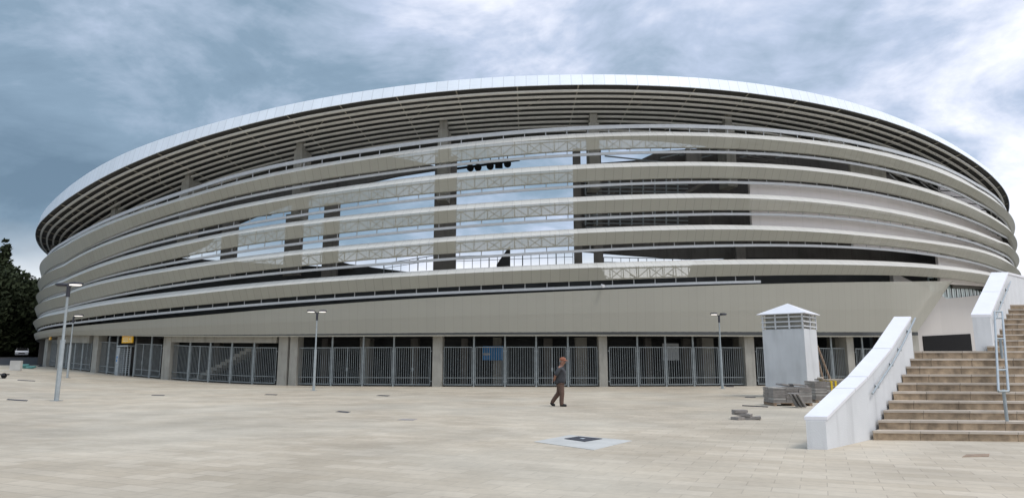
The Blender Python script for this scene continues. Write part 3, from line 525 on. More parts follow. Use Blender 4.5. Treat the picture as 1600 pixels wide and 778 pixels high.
# steelwork of the east stair core in front of it
for y0, y1 in ((283, 304), (333, 352)):
    mb = MB()
    for i in range(9):
        x = 915 + i * 18; a = P(*height(x, y0 - 8, -3.0)[:1], -3.0, height(x, y0 - 8, -3.0)[1]); b = P(height(x, y1, -3.0)[0], -3.0, height(x, y1, -3.0)[1]); mb.tube(a, b, .06, 4)
    for q in (y0 + 6, y0 + 12, y0 + 18, y0 + 24):
        a = height(915, q - 2, -3.0); b = height(1075, q, -3.0)
        for j in range(6):
            t0 = a[0] + (b[0] - a[0]) * j / 6; t1 = a[0] + (b[0] - a[0]) * (j + 1) / 6
            mb.tube(P(t0, -3.0, a[1] + (b[1] - a[1]) * j / 6), P(t1, -3.0, a[1] + (b[1] - a[1]) * (j + 1) / 6), .045, 4)
    mb.build('stair_steelwork', 'galv', stad)
# raker beams under the west roof and the east one
mb = MB()
for i in range(7):
    x = 1032 + i * 30; a = height(x, 247 - (i % 2) * 4, -3.6); b = height(x + 46, 237, -3.6)
    mb.tube(P(a[0], -3.6, a[1]), P(b[0], -3.6, b[1]), .05, 4)
mb.tube(P(height(945, 244, -3.6)[0], -3.6, height(945, 244, -3.6)[1]), P(height(1040, 254, -3.6)[0], -3.6, height(1040, 254, -3.6)[1]), .06, 4)
mb.build('raker_beam', 'galv', stad)
for x0_, y0_, x1_, y1_, r_ in ((905, 350, 960, 300, .09), (925, 352, 985, 302, .09), (1070, 302, 1150, 262, .12), (900, 348, 1168, 356, .05), (1040, 282, 1168, 278, .06), (1110, 300, 1110, 352, .07), (1060, 300, 1060, 352, .05), (990, 262, 1090, 252, .06), (1100, 240, 1200, 252, .05), (1130, 236, 1230, 256, .05)):
    a = height(x0_, y0_, -3.5); b = height(x1_, y1_, -3.5); mb = MB(); mb.tube(P(a[0], -3.5, a[1]), P(b[0], -3.5, b[1]), r_, 4); mb.build('steel_beam', 'conc_mid', stad)
for px_, w2 in ((500, 9), (640, 12), (720, 10), (850, 14), (1010, 10), (1070, 12), (390, 10), (330, 8)):
    a, b = bear(px_, 600, -6.2), bear(px_ + w2, 600, -6.2); mb = MB(); sweep(mb, [(-6.2, 0), (-6.2, 3.5), (-6.6, 3.5), (-6.6, 0)], a, b, 2, closed=True); mb.build('inner_pier', 'conc_mid', stad)
# pale panels closing the east side just behind the bands
poly_wall('wall_panel', ([(1171, 283), (1240, 286), (1300, 292), (1375, 303), (1450, 325), (1525, 349), (1575, 376)], [(1171, 352), (1300, 360), (1450, 379), (1525, 398), (1575, 415)]), -.35, 'light_panel', .2)
poly_wall('wall_panel', ([(1330, 340), (1375, 346), (1450, 362), (1525, 380), (1575, 402)], [(1330, 386), (1375, 388), (1450, 396), (1525, 413), (1575, 430)]), -.62, 'light_panel', .2)
poly_wall('wall_panel', ([(1465, 400), (1525, 411), (1580, 428)], [(1465, 443), (1525, 446), (1580, 450)]), -.35, 'light_panel', .2)
poly_wall('wall_panel', ([(1328, 252), (1352, 258), (1386, 268)], [(1328, 275), (1352, 279), (1386, 286)]), -.35, 'conc', .2)
poly_wall('wall_panel', ([(1468, 282), (1525, 318), (1582, 362)], [(1468, 318), (1505, 330), (1582, 378)]), -1.4, 'light_panel', .2)
mb = MB()
for x in range(1395, 1580, 26):
    a = height(x, 0, 0) if 0 else None
for i in range(8):
    x0_ = 1390 + i * 24; x1_ = x0_ + 24; t = (x0_ - 1390) / 190
    ya = 272 + 95 * t ** 1.5; yb = 292 + 88 * t ** 1.5
    if x1_ > 1575: break
    a = height(x0_, ya, -.6); b = height(x1_, yb + 1, -.6)
    mb.tube(P(a[0], -.6, a[1]), P(b[0], -.6, b[1]), .05, 4)
mb.build('wall_brace', 'rail', stad)

# backing walls at the far ends, and cross walls that close the section there
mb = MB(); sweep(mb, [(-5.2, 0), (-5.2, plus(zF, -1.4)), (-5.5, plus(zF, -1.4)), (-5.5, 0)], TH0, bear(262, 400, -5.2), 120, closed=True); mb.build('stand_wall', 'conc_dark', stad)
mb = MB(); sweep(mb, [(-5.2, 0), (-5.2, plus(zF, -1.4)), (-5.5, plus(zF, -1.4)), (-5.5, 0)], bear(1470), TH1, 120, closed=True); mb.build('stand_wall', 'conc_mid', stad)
for th_, zf_ in ((-.80, 'rf'), (.80, 'rf')):
    a, b = P(th_, .15, 0), P(th_, -8, 0); a2, b2 = P(th_ + .004, .15, 0), P(th_ + .004, -8, 0); zt_ = Ed[zf_](th_) - 1.4; up = Vector((0, 0, zt_))
    mb = MB(); mb.hexa([a, b, b2, a2, a + up, b + up, b2 + up, a2 + up]); mb.build('cross_wall', 'conc_dark', stad)
# railings of the upper walkway and the little stair head against the sky
for x0_, x1_, ya, yb, yc, yd in ((600, 680, 412, 399, 427, 421), (712, 895, 401, 394, 420, 416), (943, 1078, 402, 405, 437, 433)):
    mb = MB(); n = max(4, int((x1_ - x0_) / 13)); pv = None
    for i in range(n + 1):
        u_ = i / n; x = x0_ + (x1_ - x0_) * u_; a = height(x, ya + (yb - ya) * u_, -4.4); b = height(x, yc + (yd - yc) * u_, -4.4)
        t_, m_ = P(a[0], -4.4, a[1]), P(a[0], -4.4, a[1] - .35)
        mb.tube(P(a[0], -4.4, b[1]), t_, .022 if i % 4 else .04, 4, caps=False)
        if pv: mb.tube(pv[0], t_, .03, 4, caps=False); mb.tube(pv[1], m_, .02, 4, caps=False)
        pv = (t_, m_)
    mb.build('stand_railing', 'galv', stad)
poly_wall('stair_head', ([(776, 413), (796, 384), (797, 384)], [(776, 419), (797, 419)]), -4.0, 'void')

# ---- ground floor: slab overhead, back wall, concrete columns, lintels
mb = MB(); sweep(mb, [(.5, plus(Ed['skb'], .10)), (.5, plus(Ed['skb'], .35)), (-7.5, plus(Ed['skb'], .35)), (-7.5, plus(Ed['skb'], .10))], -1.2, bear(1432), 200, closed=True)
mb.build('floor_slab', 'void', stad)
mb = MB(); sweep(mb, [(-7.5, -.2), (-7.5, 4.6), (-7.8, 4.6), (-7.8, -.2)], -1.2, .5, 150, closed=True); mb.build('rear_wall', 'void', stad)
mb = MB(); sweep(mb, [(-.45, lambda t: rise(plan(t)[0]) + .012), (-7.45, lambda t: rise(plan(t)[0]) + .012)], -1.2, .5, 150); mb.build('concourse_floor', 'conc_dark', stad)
def gcol(px0, px1, o=-.1, d=.7, m='conc', name='column'):
    a, b = bear(px0, 600, o), bear(px1, 600, o)
    mb = MB(); sweep(mb, [(o, lambda t: rise(plan(t)[0]) - .1), (o, plus(Ed['skb'], .12)), (o - d, plus(Ed['skb'], .12)), (o - d, lambda t: rise(plan(t)[0]) - .1)], a, b, 2, closed=True)
    return mb.build(name, m, stad)
for a, b in ((63, 68), (83, 88), (139, 147), (250, 262), (432, 446.5), (450, 462), (675, 690), (937, 950), (1167, 1182), (1328, 1339), (1424, 1442)): gcol(a, b)
# wider concrete piers a little further in
for a, b in ((900, 918), (1100, 1118), (1158, 1172), (560, 575), (770, 783), (1310, 1330)): gcol(a, b, -5.0, .8)
def lintel(px0, px1, y0, y1, o=-.12):
    a, b = bear(px0, 540, o), bear(px1, 540, o); z = height((px0 + px1) / 2, y1, o)[1]
    mb = MB(); sweep(mb, [(o, lambda t: z + Ed['skb'](t) - Ed['skb']((a + b) / 2)), (o, plus(Ed['skb'], .09)), (o - .4, plus(Ed['skb'], .09)), (o - .4, lambda t: z + Ed['skb'](t) - Ed['skb']((a + b) / 2))], a, b, 10, closed=True)
    mb.build('lintel', 'conc', stad)
lintel(88.5, 138.5, 527, 535); lintel(262.5, 431.5, 528, 535)

# ---- recessed east wall with window strip and a black panel painting in a dark opening
o = -.8
poly_wall('recessed_wall', ([(1395, 425), (1480, 466.5), (1540, 460), (1590, 457)], [(1395, 585), (1590, 585)]), o, 'plaster', .3)
thw0, thw1 = bear(1478, 455, o), bear(1590, 455, o)
zw0 = height(1500, 464.5, o)[1]; zw1 = height(1500, 444, o)[1]
ws = MB(); sweep(ws, [(o - .2, zw0 - .2), (o - .2, zw1 + 1.2), (o - .3, zw1 + 1.2), (o - .3, zw0 - .2)], thw0 - .03, thw1, 20, closed=True)
win = ws.build('window_strip', 'glass', stad)
fr = MB()
for i in range(26):
    th = thw0 - .02 + (thw1 - thw0 + .02) * i / 25
    fr.tube(P(th, o - .12, zw0 - .1), P(th, o - .12, zw1 + .9), .045, 4)
sweep(fr, [(o - .08, zw1 - .15), (o - .08, zw1 + .12), (o - .16, zw1 + .12), (o - .16, zw1 - .15)], thw0 - .03, thw1, 20, closed=True)
fr.build('window_frame', 'black', win)
poly_wall('window_shutter', ([(1488, 443), (1545, 444)], [(1488, 450), (1545, 452)]), o + .02, 'conc_dark', .1)
poly_wall('dark_opening_panel', ([(1442, 525), (1521, 521)], [(1442, 562), (1521, 562)]), o + .06, 'black', .08)  # black sheet painting the darkness of an opening in the wall

# ================================================================== GATES BETWEEN THE COLUMNS
FH = 2.62
bay_info = [
 ((68.5, 82.5), [], 'short grey mesh fence at the far left corner of the stadium'),
 ((88.5, 138.5), [100, 112, 124], 'grey steel fence of narrow panels under the concrete lintel behind the left lamps'),
 ((147.5, 249.5), [165, 178, 207, 232], 'grey steel fence with the turnstile and yellow gate sign in it'),
 ((262.5, 431.5), [293, 325, 359, 394], 'grey barred gates set back under a wide concrete lintel with stairs behind'),
 ((462.5, 674.5), [517, 566, 614], 'grey barred gates behind the double headed lamp, left of the middle'),
 ((690.5, 936.5), [740, 789, 838, 888], 'grey barred gates behind the walking man with a blue banner inside'),
 ((950.5, 1166.5), [997.5, 1041.5, 1085, 1127], 'grey barred gates right of the walking man, pale board inside'),
 ((1182.5, 1327.5), [1226, 1262, 1303], 'grey barred gates mostly hidden behind the white ventilation kiosk'),
 ((1339.5, 1423), [1352, 1380, 1402], 'grey barred gates between the kiosk and the white stair wall')]
for (p0, p1), posts, lab in bay_info:
    of = -.35; xm, ym = plan(bear((p0 + p1) / 2), of)
    g = thing('gate', lab, 'gate', (xm, ym, rise(xm)), 'steel gates between the stadium columns')
    cuts = [p0] + posts + [p1]
    for q in posts:
        th = bear(q, 600, of); x, y = plan(th, of); mb = MB(); z = rise(x)
        mb.box(-.055, .055, -.055, .055, 0, Ed['skb'](th) + .08 - z, Matrix.Translation((x, y, z))); mb.build('post', 'gate', g)
    for i, (a, b) in enumerate(zip(cuts, cuts[1:])):
        if (p0 == 147.5 and i == 2): continue
        ta, tb = bear(a, 600, of), bear(b, 600, of); A, B = Vector((*plan(ta, of), 0)), Vector((*plan(tb, of), 0))
        d = (B - A); Ln = d.length; d.normalize(); A.z = rise(A.x); B.z = rise(B.x); zb = (A.z + B.z) / 2
        m0 = .10; A2 = A + d * m0; L2 = Ln - 2 * m0
        if L2 < .3: continue
        M = Matrix.Translation((A2.x, A2.y, 0)) @ Matrix.Rotation(math.atan2(d.y, d.x), 4, 'Z')
        s_ = (B.z - A.z) / Ln
        mb = MB()
        def bar(x0, x1, z0, z1, t=.02):
            mb.hexa([M @ Vector(q) for q in ((x0, -t, A.z + z0 + s_ * x0), (x1, -t, A.z + z0 + s_ * x1), (x1, t, A.z + z0 + s_ * x1), (x0, t, A.z + z0 + s_ * x0),
                     (x0, -t, A.z + z1 + s_ * x0), (x1, -t, A.z + z1 + s_ * x1), (x1, t, A.z + z1 + s_ * x1), (x0, t, A.z + z1 + s_ * x0))])
        bar(0, L2, .10, .16); bar(0, L2, FH - .05, FH); bar(0, L2, .56, .60, .025); bar(0, .05, .16, FH - .05); bar(L2 - .05, L2, .16, FH - .05)
        nb = max(3, int(L2 / .15))
        for k in range(1, nb):
            x = L2 * k / nb; bar(x - .012, x + .012, .16, FH - .05, .012)
        if L2 > 1.9 and i % 2: bar(L2 / 2 - .03, L2 / 2 + .03, .16, FH - .05, .03); bar(L2 / 2 - .06, L2 / 2 + .06, 1.0, 1.25, .05)
        for h_ in (.32, FH - .30):
            bar(-.09, 0, h_, h_ + .05); bar(L2, L2 + .09, h_, h_ + .05)
        mb.build('gate_panel', 'gate', g)

# turnstile cabinet in the left fence
def frame_at(px, o):                           # local frame on the wall line: x along, y outward
    th = bear(px, 600, o); x, y = plan(th, o); x2, y2 = plan(th + .001, o)
    return Matrix.Translation((x, y, rise(x))) @ Matrix.Rotation(math.atan2(y2 - y, x2 - x), 4, 'Z')
M = frame_at(190, -.2); t = thing('turnstile', 'full height steel turnstile with a pale notice under the yellow sign', 'turnstile', M.translation)
mb = MB(); mb.box(-.75, -.30, -.25, .25, 0, 2.25, M); mb.box(-.75, 1.0, -.3, .3, 2.3, 2.42, M); mb.build('cabinet', 'galv', t)
mb = MB()
mb.tube(M @ Vector((.45, 0, 0)), M @ Vector((.45, 0, 2.3)), .06, 8)
for k in range(12):
    z = .25 + k * .17
    for q in (0, 2.09, 4.19): mb.tube(M @ Vector((.45, 0, z)), M @ Vector((.45 + .42 * math.cos(q), .42 * math.sin(q), z)), .02, 5)
mb.build('rotor', 'galv', t)
mb = MB()
for x in (.0, .95): mb.box(x - .04, x + .04, -.04, .04, 0, 2.3, M)
mb.build('jamb', 'galv', t)
mb = MB(); mb.box(-.66, -.38, -.285, -.255, .95, 1.65, M); nb = mb.build('notice_board', 'whiteboard', t)
mb = MB(); mb.box(-.62, -.5, -.295, -.288, 1.1, 1.3, M); mb.box(-.62, -.46, -.295, -.288, 1.38, 1.55, M); mb.build('notice_print', 'blue', nb)

# yellow gate signs
def text_mesh(s, size, ext=.006):
    cu = bpy.data.curves.new('t', 'FONT'); cu.body = s; cu.size = size; cu.extrude = ext; cu.align_x = 'CENTER'; cu.align_y = 'CENTER'
    o = bpy.data.objects.new('t', cu); C.objects.link(o); dg = bpy.context.evaluated_depsgraph_get(); dg.update()
    me = bpy.data.meshes.new_from_object(o.evaluated_get(dg)); bpy.data.objects.remove(o); return me
def sign(px, lab, w_, y0, num):
    M = frame_at(px, .25); z0 = 2.62
    t = thing('gate_sign', lab, 'sign', M @ Vector((0, 0, z0)), 'yellow gate signs')
    mb = MB(); mb.box(-w_ / 2, w_ / 2, -.04, .04, z0, z0 + .62, M); mb.build('sign_panel', 'sign', t, bevel=.008)
    mb = MB()
    for zz_, l0 in ((.42, -.40), (.28, -.36), (.14, -.40)):
        x = l0 * w_
        while x < .08 * w_:
            ln = random.uniform(.05, .10); mb.box(x, x + ln, -.052, -.044, z0 + zz_ - .03, z0 + zz_ + .03, M); x += ln + .025
    mb.build('lettering', 'signtext', t)
    if num:
        me = text_mesh(num, .46); me.materials.append(MT['signtext']); o = bpy.data.objects.new('number', me); C.objects.link(o)
        o.parent = t; o.matrix_parent_inverse = Matrix.Translation(t.location).inverted()
        o.matrix_world = M @ Matrix.Translation((.28 * w_, -.05, z0 + .31)) @ Matrix.Rotation(R(90), 4, 'X')
        mb = MB(); x0, x1 = .17 * w_, .39 * w_
        for a, b, c, d in ((x0, x1, .07, .085), (x0, x1, .54, .555), (x0, x0 + .02, .085, .54), (x1 - .02, x1, .085, .54)): mb.box(a, b, -.05, -.043, z0 + c, z0 + d, M)
        mb.build('number_border', 'signtext', t)
sign(193, 'yellow gate sign numbered 4 above the turnstile', 1.6, 0, '4')
sign(70.5, 'small faded yellow gate sign at the far left corner of the stadium', .95, 0, '')

# things seen behind the gates
M = frame_at(770, -4.0); mb = MB(); mb.box(-.75, .75, -.02, .02, 1.75, 2.75, M); mb.box(-.7, -.2, -.03, -.022, 2.1, 2.25, M @ Matrix.Rotation(.0, 4, 'Y'), 1)
tag(mb.build('banner', ['blue', 'whiteboard']), 'bright blue banner with a white flash hung behind the gates', 'banner')
M = frame_at(1050, -3.5); mb = MB(); mb.box(-.62, .62, -.03, .03, 1.75, 2.95, M); bo = mb.build('notice_board', 'whiteboard')
tag(bo, 'pale square board hanging behind the gates right of the walking man', 'board')
# stairs behind the fourth gate
M = frame_at(350, -2.2); mb = MB(); n = 12
for k in range(n): mb.box(-2.9 + k * .48, -2.9 + (k + 1.4) * .48, -.5, .5, .05 + k * .2, .30 + k * .2, M)
tag(mb.build('concourse_stair', 'conc'), 'grey concrete stair flight climbing behind the barred gates', 'stairs')

# ================================================================== STREET LAMPS
def lamp(px, py, top, lab, arms, tilt=0, r=.055, head=.30):
    b = ground(px, py); Yb = b.y
    # height so that the head comes where it stands
    zt = at(px, top, Yb).z; h = zt - b.z
    t = thing('street_lamp', lab, 'street lamp', b, 'slim grey street lamps on the plaza')
    mb = MB(); mb.box(-.16, .16, -.16, .16, 0, .02, Matrix.Translation(b)); mb.build('base_plate', 'galv', t)
    mb = MB(); mb.tube(b + Vector((0, 0, .02)), b + Vector((0, 0, h * .52)), r * 1.35, 10); mb.tube(b + Vector((0, 0, h * .52)), b + Vector((0, 0, h - .1)), r * .8, 10, r * .7)
    mb.tube(b + Vector((0, 0, h * .52 - .02)), b + Vector((0, 0, h * .52 + .03)), r * 1.6, 10)
    mb.build('pole', 'galv', t)
    mb = MB(); mb.tube(b + Vector((0, 0, h - .42)), b + Vector((0, 0, h + .02)), r * 1.15, 10); mb.build('collar', 'iron', t)
    for (dx, dy, lit) in arms:
        d = Vector((dx, dy, 0)).normalized(); c = b + Vector((0, 0, h + .1)) + d * (head + .16)
        mb = MB(); mb.tube(b + Vector((0, 0, h - .05)), c - d * head * .8 + Vector((0, 0, .0)), .035, 6)
        n = 20; u = Vector((0, 0, 1)).cross(d); up = Vector((0, 0, 1)) + d * .22 + Vector((0, .22, 0))
        ringz = [(.25, .07), (.85, .055), (1.0, .02), (1.0, -.01), (.88, -.03)]
        prev = None
        for q, z in ringz:
            ring = [c + (d * math.cos(2 * math.pi * k / n) * 1.25 + u * math.sin(2 * math.pi * k / n)) * head * q + up * z for k in range(n)]
            if prev:
                for k in range(n): mb.quad((prev[k], prev[(k + 1) % n], ring[(k + 1) % n], ring[k]))
            else: mb.quad(ring)
            prev = ring
        hd = mb.build('lamp_head', 'iron', t)
        mb = MB(); r1 = [c + (d * math.cos(2 * math.pi * k / n) * 1.25 + u * math.sin(2 * math.pi * k / n)) * head * .88 + up * -.03 for k in range(n)]
        r2 = [c + (d * math.cos(2 * math.pi * k / n) * 1.25 + u * math.sin(2 * math.pi * k / n)) * head * .8 + up * -.06 for k in range(n)]
        for k in range(n): mb.quad((r1[k], r1[(k + 1) % n], r2[(k + 1) % n], r2[k]))
        mb.quad(r2[::-1]); mb.build('lens', 'lampglass' if lit else 'iron', hd)
lamp(88, 626, 448, 'nearest and tallest looking street lamp, on the left with a thick pole', [(.9, -.35, 1), (-.9, .35, 0)], r=.065, head=.24)
lamp(105, 590, 495, 'smaller street lamp just right of the tallest left one', [(.95, -.25, 1)], r=.055, head=.27)
lamp(490, 610, 489, 'double headed street lamp before the gates left of the middle', [(.95, -.3, 1), (-.95, -.3, 1)], head=.19)
lamp(1129, 607, 493, 'street lamp left of the white ventilation kiosk, its left head pale', [(-.95, -.3, 1), (.9, .4, 0)], head=.19)

# ================================================================== VENTILATION KIOSK
def zrot(a): return Matrix.Rotation(a, 4, 'Z')
kb = ground(1243, 640); KA = R(-14)
# body: left front corner to right front corner; a strip of the right side shows
kc0 = ground(1197, 620); kY = kc0.y
sc = kY / F_PX
kW = 66 * sc * .95; kH = height; 
t = thing('ventilation_kiosk', 'white rendered ventilation kiosk with louvres under a white pyramid roof', 'kiosk', kc0)
KM = Matrix.Translation(kc0) @ zrot(R(-41))
ztop = at(1190, 515, kY).z; zroof = at(1190, 492, kY).z; zap = at(1230, 478, kY + .9).z
mb = MB(); D = kW * .95
mb.box(0, kW, 0, D, -.1, ztop, KM); mb.build('body', 'white', t, bevel=.015)
mb = MB()
for k in range(3):
    z = ztop + .09 + k * (zroof - ztop - .05) / 3
    for (x0, x1, y0, y1) in ((-.02, kW + .02, -.02, .03), (-.02, kW + .02, D - .03, D + .02), (-.02, .03, .03, D - .03), (kW - .03, kW + .02, .03, D - .03)):
        mb.box(x0, x1, y0, y1, z, z + .06, KM)
mb.build('louvre', 'white', t)
for x, y in ((.06, 0), (kW * .34, 0), (kW * .67, 0), (kW - .04, 0), (kW - .0, D * .5), (kW, D - .06), (.04, D)):
    mb = MB(); mb.box(x - .03, x + .03, y - .035, y + .035, ztop, zroof + .02, KM); mb.build('post', 'white', t)
mb = MB(); mb.box(.14, kW - .14, .14, D - .14, ztop, zroof, KM); mb.build('shaft_top', 'conc', t)
mb = MB(); e = .16; zz0 = zroof - .01
c = [KM @ Vector(q) for q in ((-e, -e, zz0), (kW + e, -e, zz0), (kW + e, D + e, zz0), (-e, D + e, zz0))]; c2 = [p + Vector((0, 0, .03)) for p in c]
ap = KM @ Vector((kW / 2, D / 2, zap + .05))
mb.quad(c[::-1])
for k in range(4): mb.quad((c[k], c[(k + 1) % 4], c2[(k + 1) % 4], c2[k])); mb.quad((c2[k], c2[(k + 1) % 4], ap))
mb.build('roof', 'whitecap', t)

# planks leaning on the kiosk
for (a, b, lab) in (((1300, 600, .3), (1277, 540, 1.0), 'long rough plank leaning on the right side of the kiosk, the steeper outer one'), ((1290, 606, .1), (1274, 548, .9), 'shorter plank leaning close against the right side of the kiosk')):
    p0 = at(a[0], a[1], kY + a[2]); p1 = at(b[0], b[1], kY + b[2]); p0.z = max(p0.z, .03); mb = MB(); mb.tube(p0, p1, .05, 4)
    tag(mb.build('plank', 'wood'), lab, 'plank', 'planks leaning on the kiosk')

# ================================================================== PALLETS OF PAVERS
def slab_m(mb, M, w_, d, h, z, rnd, mi=0):
    mb.box(-w_ / 2, w_ / 2, -d / 2, d / 2, z, z + h, M @ Matrix.Translation((random.uniform(-rnd, rnd), random.uniform(-rnd, rnd), 0)) @ zrot(random.uniform(-rnd, rnd)), mi)
def pallet(px0, px1, py, H, lab, rot=0, straps=False):
    a, b = ground(px0, py), ground(px1, py); W = (b - a).length; c = (a + b) / 2; c.x += c.x / c.y * W * .38 + .08; c.y += W * .38
    M = Matrix.Translation(c) @ zrot(rot)
    t = thing('paver_pallet', lab, 'pallet', c, 'pallets of pavers beside the kiosk'); d = W * .72
    mb = MB()
    for x in (-W / 2 + .06, 0, W / 2 - .06): mb.box(x - .05, x + .05, -d / 2, d / 2, 0, .08, M)
    for k in range(5): y = -d / 2 + .05 + k * (d - .1) / 4; mb.box(-W / 2, W / 2, y - .045, y + .045, .082, .105, M)
    mb.build('wooden_pallet', 'wood', t)
    mb = MB(); z = .11; nx = 3; h = .055
    while z < H:
        for i in range(nx):
            for j in range(2):
                slab_m(mb, M @ Matrix.Translation((-W / 2 + (i + .5) * W / nx, -d / 4 + j * d / 2, 0)), W / nx - .012, d / 2 - .012, h - .008, z, .012, int(random.random() < .12))
        z += h
    mb.build('paver_stack', ['slab', 'slab_light'], t)
    if straps:
        mb = MB()
        for x in (-W * .02, W * .10): mb.box(x - .035, x + .035, -d / 2 - .02, d / 2 + .02, .1, z + .015, M)
        mb.build('strap', 'yellow', t)
    return M, W, d, z
M1, W1, d1, z1 = pallet(1197, 1258, 634, .66, 'left pallet of grey pavers with loose slabs lying on top, before the kiosk')
for (x, y, r_, tl, m_) in ((-.1, -.1, .5, .12, 'slab'), (.22, .05, -.3, -.05, 'slab_light'), (.35, -.2, .2, .1, 'slab')):
    mb = MB(); mb.box(-.3, .3, -.15, .15, 0, .05, M1 @ Matrix.Translation((x, y, z1 + .045)) @ zrot(r_) @ Matrix.Rotation(tl, 4, 'Y'))
    tag(mb.build('paving_slab', m_), 'loose slab lying askew on top of the left paver pallet', 'slab', 'loose slabs on the left pallet')
for k in range(3):
    q = ground(1242 + k * 5.5, 636 + k * .4); mb = MB(); mb.box(-.02, .02, -.28, .02, 0, .52, Matrix.Translation(q) @ zrot(R(70 + k * 8)) @ Matrix.Rotation(R(-24), 4, 'X') @ Matrix.Rotation(R(-12), 4, 'Y'))
    mb = MB(); Mq = Matrix.Translation(q + Vector((.10, .10, 0))) @ zrot(R(-12 + 6 * k)) @ Matrix.Rotation(R(-27), 4, 'Y'); mb.box(0, .05, -.2, .2, 0.02, .52, Mq)
    tag(mb.build('paving_slab', 'slab'), 'grey slab standing tilted against the right end of the left pallet', 'slab', 'slabs leaning on the left pallet')
M2, W2, d2, z2 = pallet(1263, 1318, 629, .82, 'right pallet of dark pavers with yellow straps, half behind the stair wall', straps=True)
for (x, y, r_, l, lab) in ((-.30, -.15, 1.1, .9, 'short board lying crosswise on the left end of the strapped pallet'), (.15, .1, .08, 1.1, 'long flat board lying along the top of the strapped pallet'), (.25, -.3, -.06, .8, 'front board lying on the strapped pallet above the yellow straps')):
    mb = MB(); mb.box(-l / 2, l / 2, -.09, .09, 0, .06, M2 @ Matrix.Translation((x, y, z2 + .02 + (.07 if r_ > 1 else 0))) @ zrot(r_) ); tag(mb.build('board', 'tread'), lab, 'board')
# small heap of slabs on the plaza
hb = ground(1164, 655)
for k, (px, py, rz, ty, z, lab) in enumerate(((-.12, .0, .55, .0, .0, 'flat slab at the bottom left of the small heap on the plaza'), (-.05, .08, -.55, .12, .075, 'slab lying tilted over the small heap on the plaza'), (.17, -.02, -.30, -.10, .0, 'longest slab lying at the right of the small heap'), (-.10, .10, .1, .0, .178, 'small block resting on top of the little slab heap'))):
    q = hb + Vector((px, py, 0)); l = .25 if k < 3 else .18; mb = MB(); mb.box(-l, l, -.13, .13, 0, .075, Matrix.Translation(q + Vector((0, 0, z + (.025 if k == 1 else 0)))) @ zrot(rz) @ Matrix.Rotation(ty, 4, 'Y'))
    tag(mb.build('paving_slab', 'slab', bevel=.006), lab, 'slab', 'small heap of slabs on the plaza')
q0, q1 = ground(1160, 634), ground(1200, 636); mb = MB(); mb.tube(q0 + Vector((0, 0, .02)), q1 + Vector((0, 0, .02)), .018, 5); tag(mb.build('metal_rod', 'iron'), 'thin dark rod lying on the paving left of the pallets', 'rod')

# ================================================================== STAIRCASE
RISE, NST = .18, 10
g0 = on_z(1365, 687, 0)
gt = on_z(1428, 553.5, 0)  if False else None
eA = R(-6)                                       # direction of the step edges, seen from above
ex = Vector((math.cos(eA), math.sin(eA), 0))      # along the edge, to the right
topl = at(1429, 553, 16.6); topl.z = 0
run = (Vector((topl.x, topl.y, 0)) - g0) / (NST - 1)          # shift of the left end from step to step
WID = 9.0
def prism(mb, P0, P1, w0, run_, z0, z1, mi=0):    # a block whose front edge starts at P0, depth run_, width w0 along ex
    a = P0; b = P0 + ex * w0; c = b + run_; d = a + run_
    mb.hexa([Vector((q.x, q.y, z0)) for q in (a, b, c, d)] + [Vector((q.x, q.y, z1)) for q in (a, b, c, d)], mi)
st = thing('staircase', 'broad brown stone staircase rising to a terrace at the right', 'stairs', g0)
for k in range(NST):
    p = g0 + run * k; mb = MB(); last = k == NST - 1
    w0 = WID; dep = run * 1.0 if not last else run * 1.02
    prism(mb, p, None, w0, (run * 1.0) + Vector((0, .02, 0)), -.05 if k == 0 else k * RISE - .02, (k + 1) * RISE - .045)
    nose = -run.normalized() * .03
    prism(mb, p + nose, None, w0, run * 1.0 + nose * -1 + Vector((0, 0, 0)), (k + 1) * RISE - .044, (k + 1) * RISE, 1)
    if k > 0: prism(mb, p + run * .05, None, w0, run * 1.1, 0 + .0, k * RISE - .021)
    mb.build('step', ['stone', 'tread'], st)
ZL = NST * RISE
lp = g0 + run * NST
mb = MB(); prism(mb, lp, None, 12, run.normalized() * 3.3, 0, ZL - .003); mb.build('landing', 'tread', st)
# upper flight
ul = at(1543, 548, 18.6); ul.z = 0
ur = at(1567, 478, 21.6); ur.z = 0
run2 = (ur - ul) / 8.0
RISE2 = .172
for k in range(9):
    p = ul + run2 * k; mb = MB()
    prism(mb, p, None, 8, run2 * (1.02 if k < 8 else 8), 0 if k == 0 else ZL - .1, ZL + (k + 1) * RISE2 - .04)
    prism(mb, p - run2.normalized() * .03, None, 8, run2 * (1 if k < 8 else 8), ZL + (k + 1) * RISE2 - .039, ZL + (k + 1) * RISE2, 1)
    mb.build('step', ['stone', 'tread'], st)
ZU = ZL + 9 * RISE2
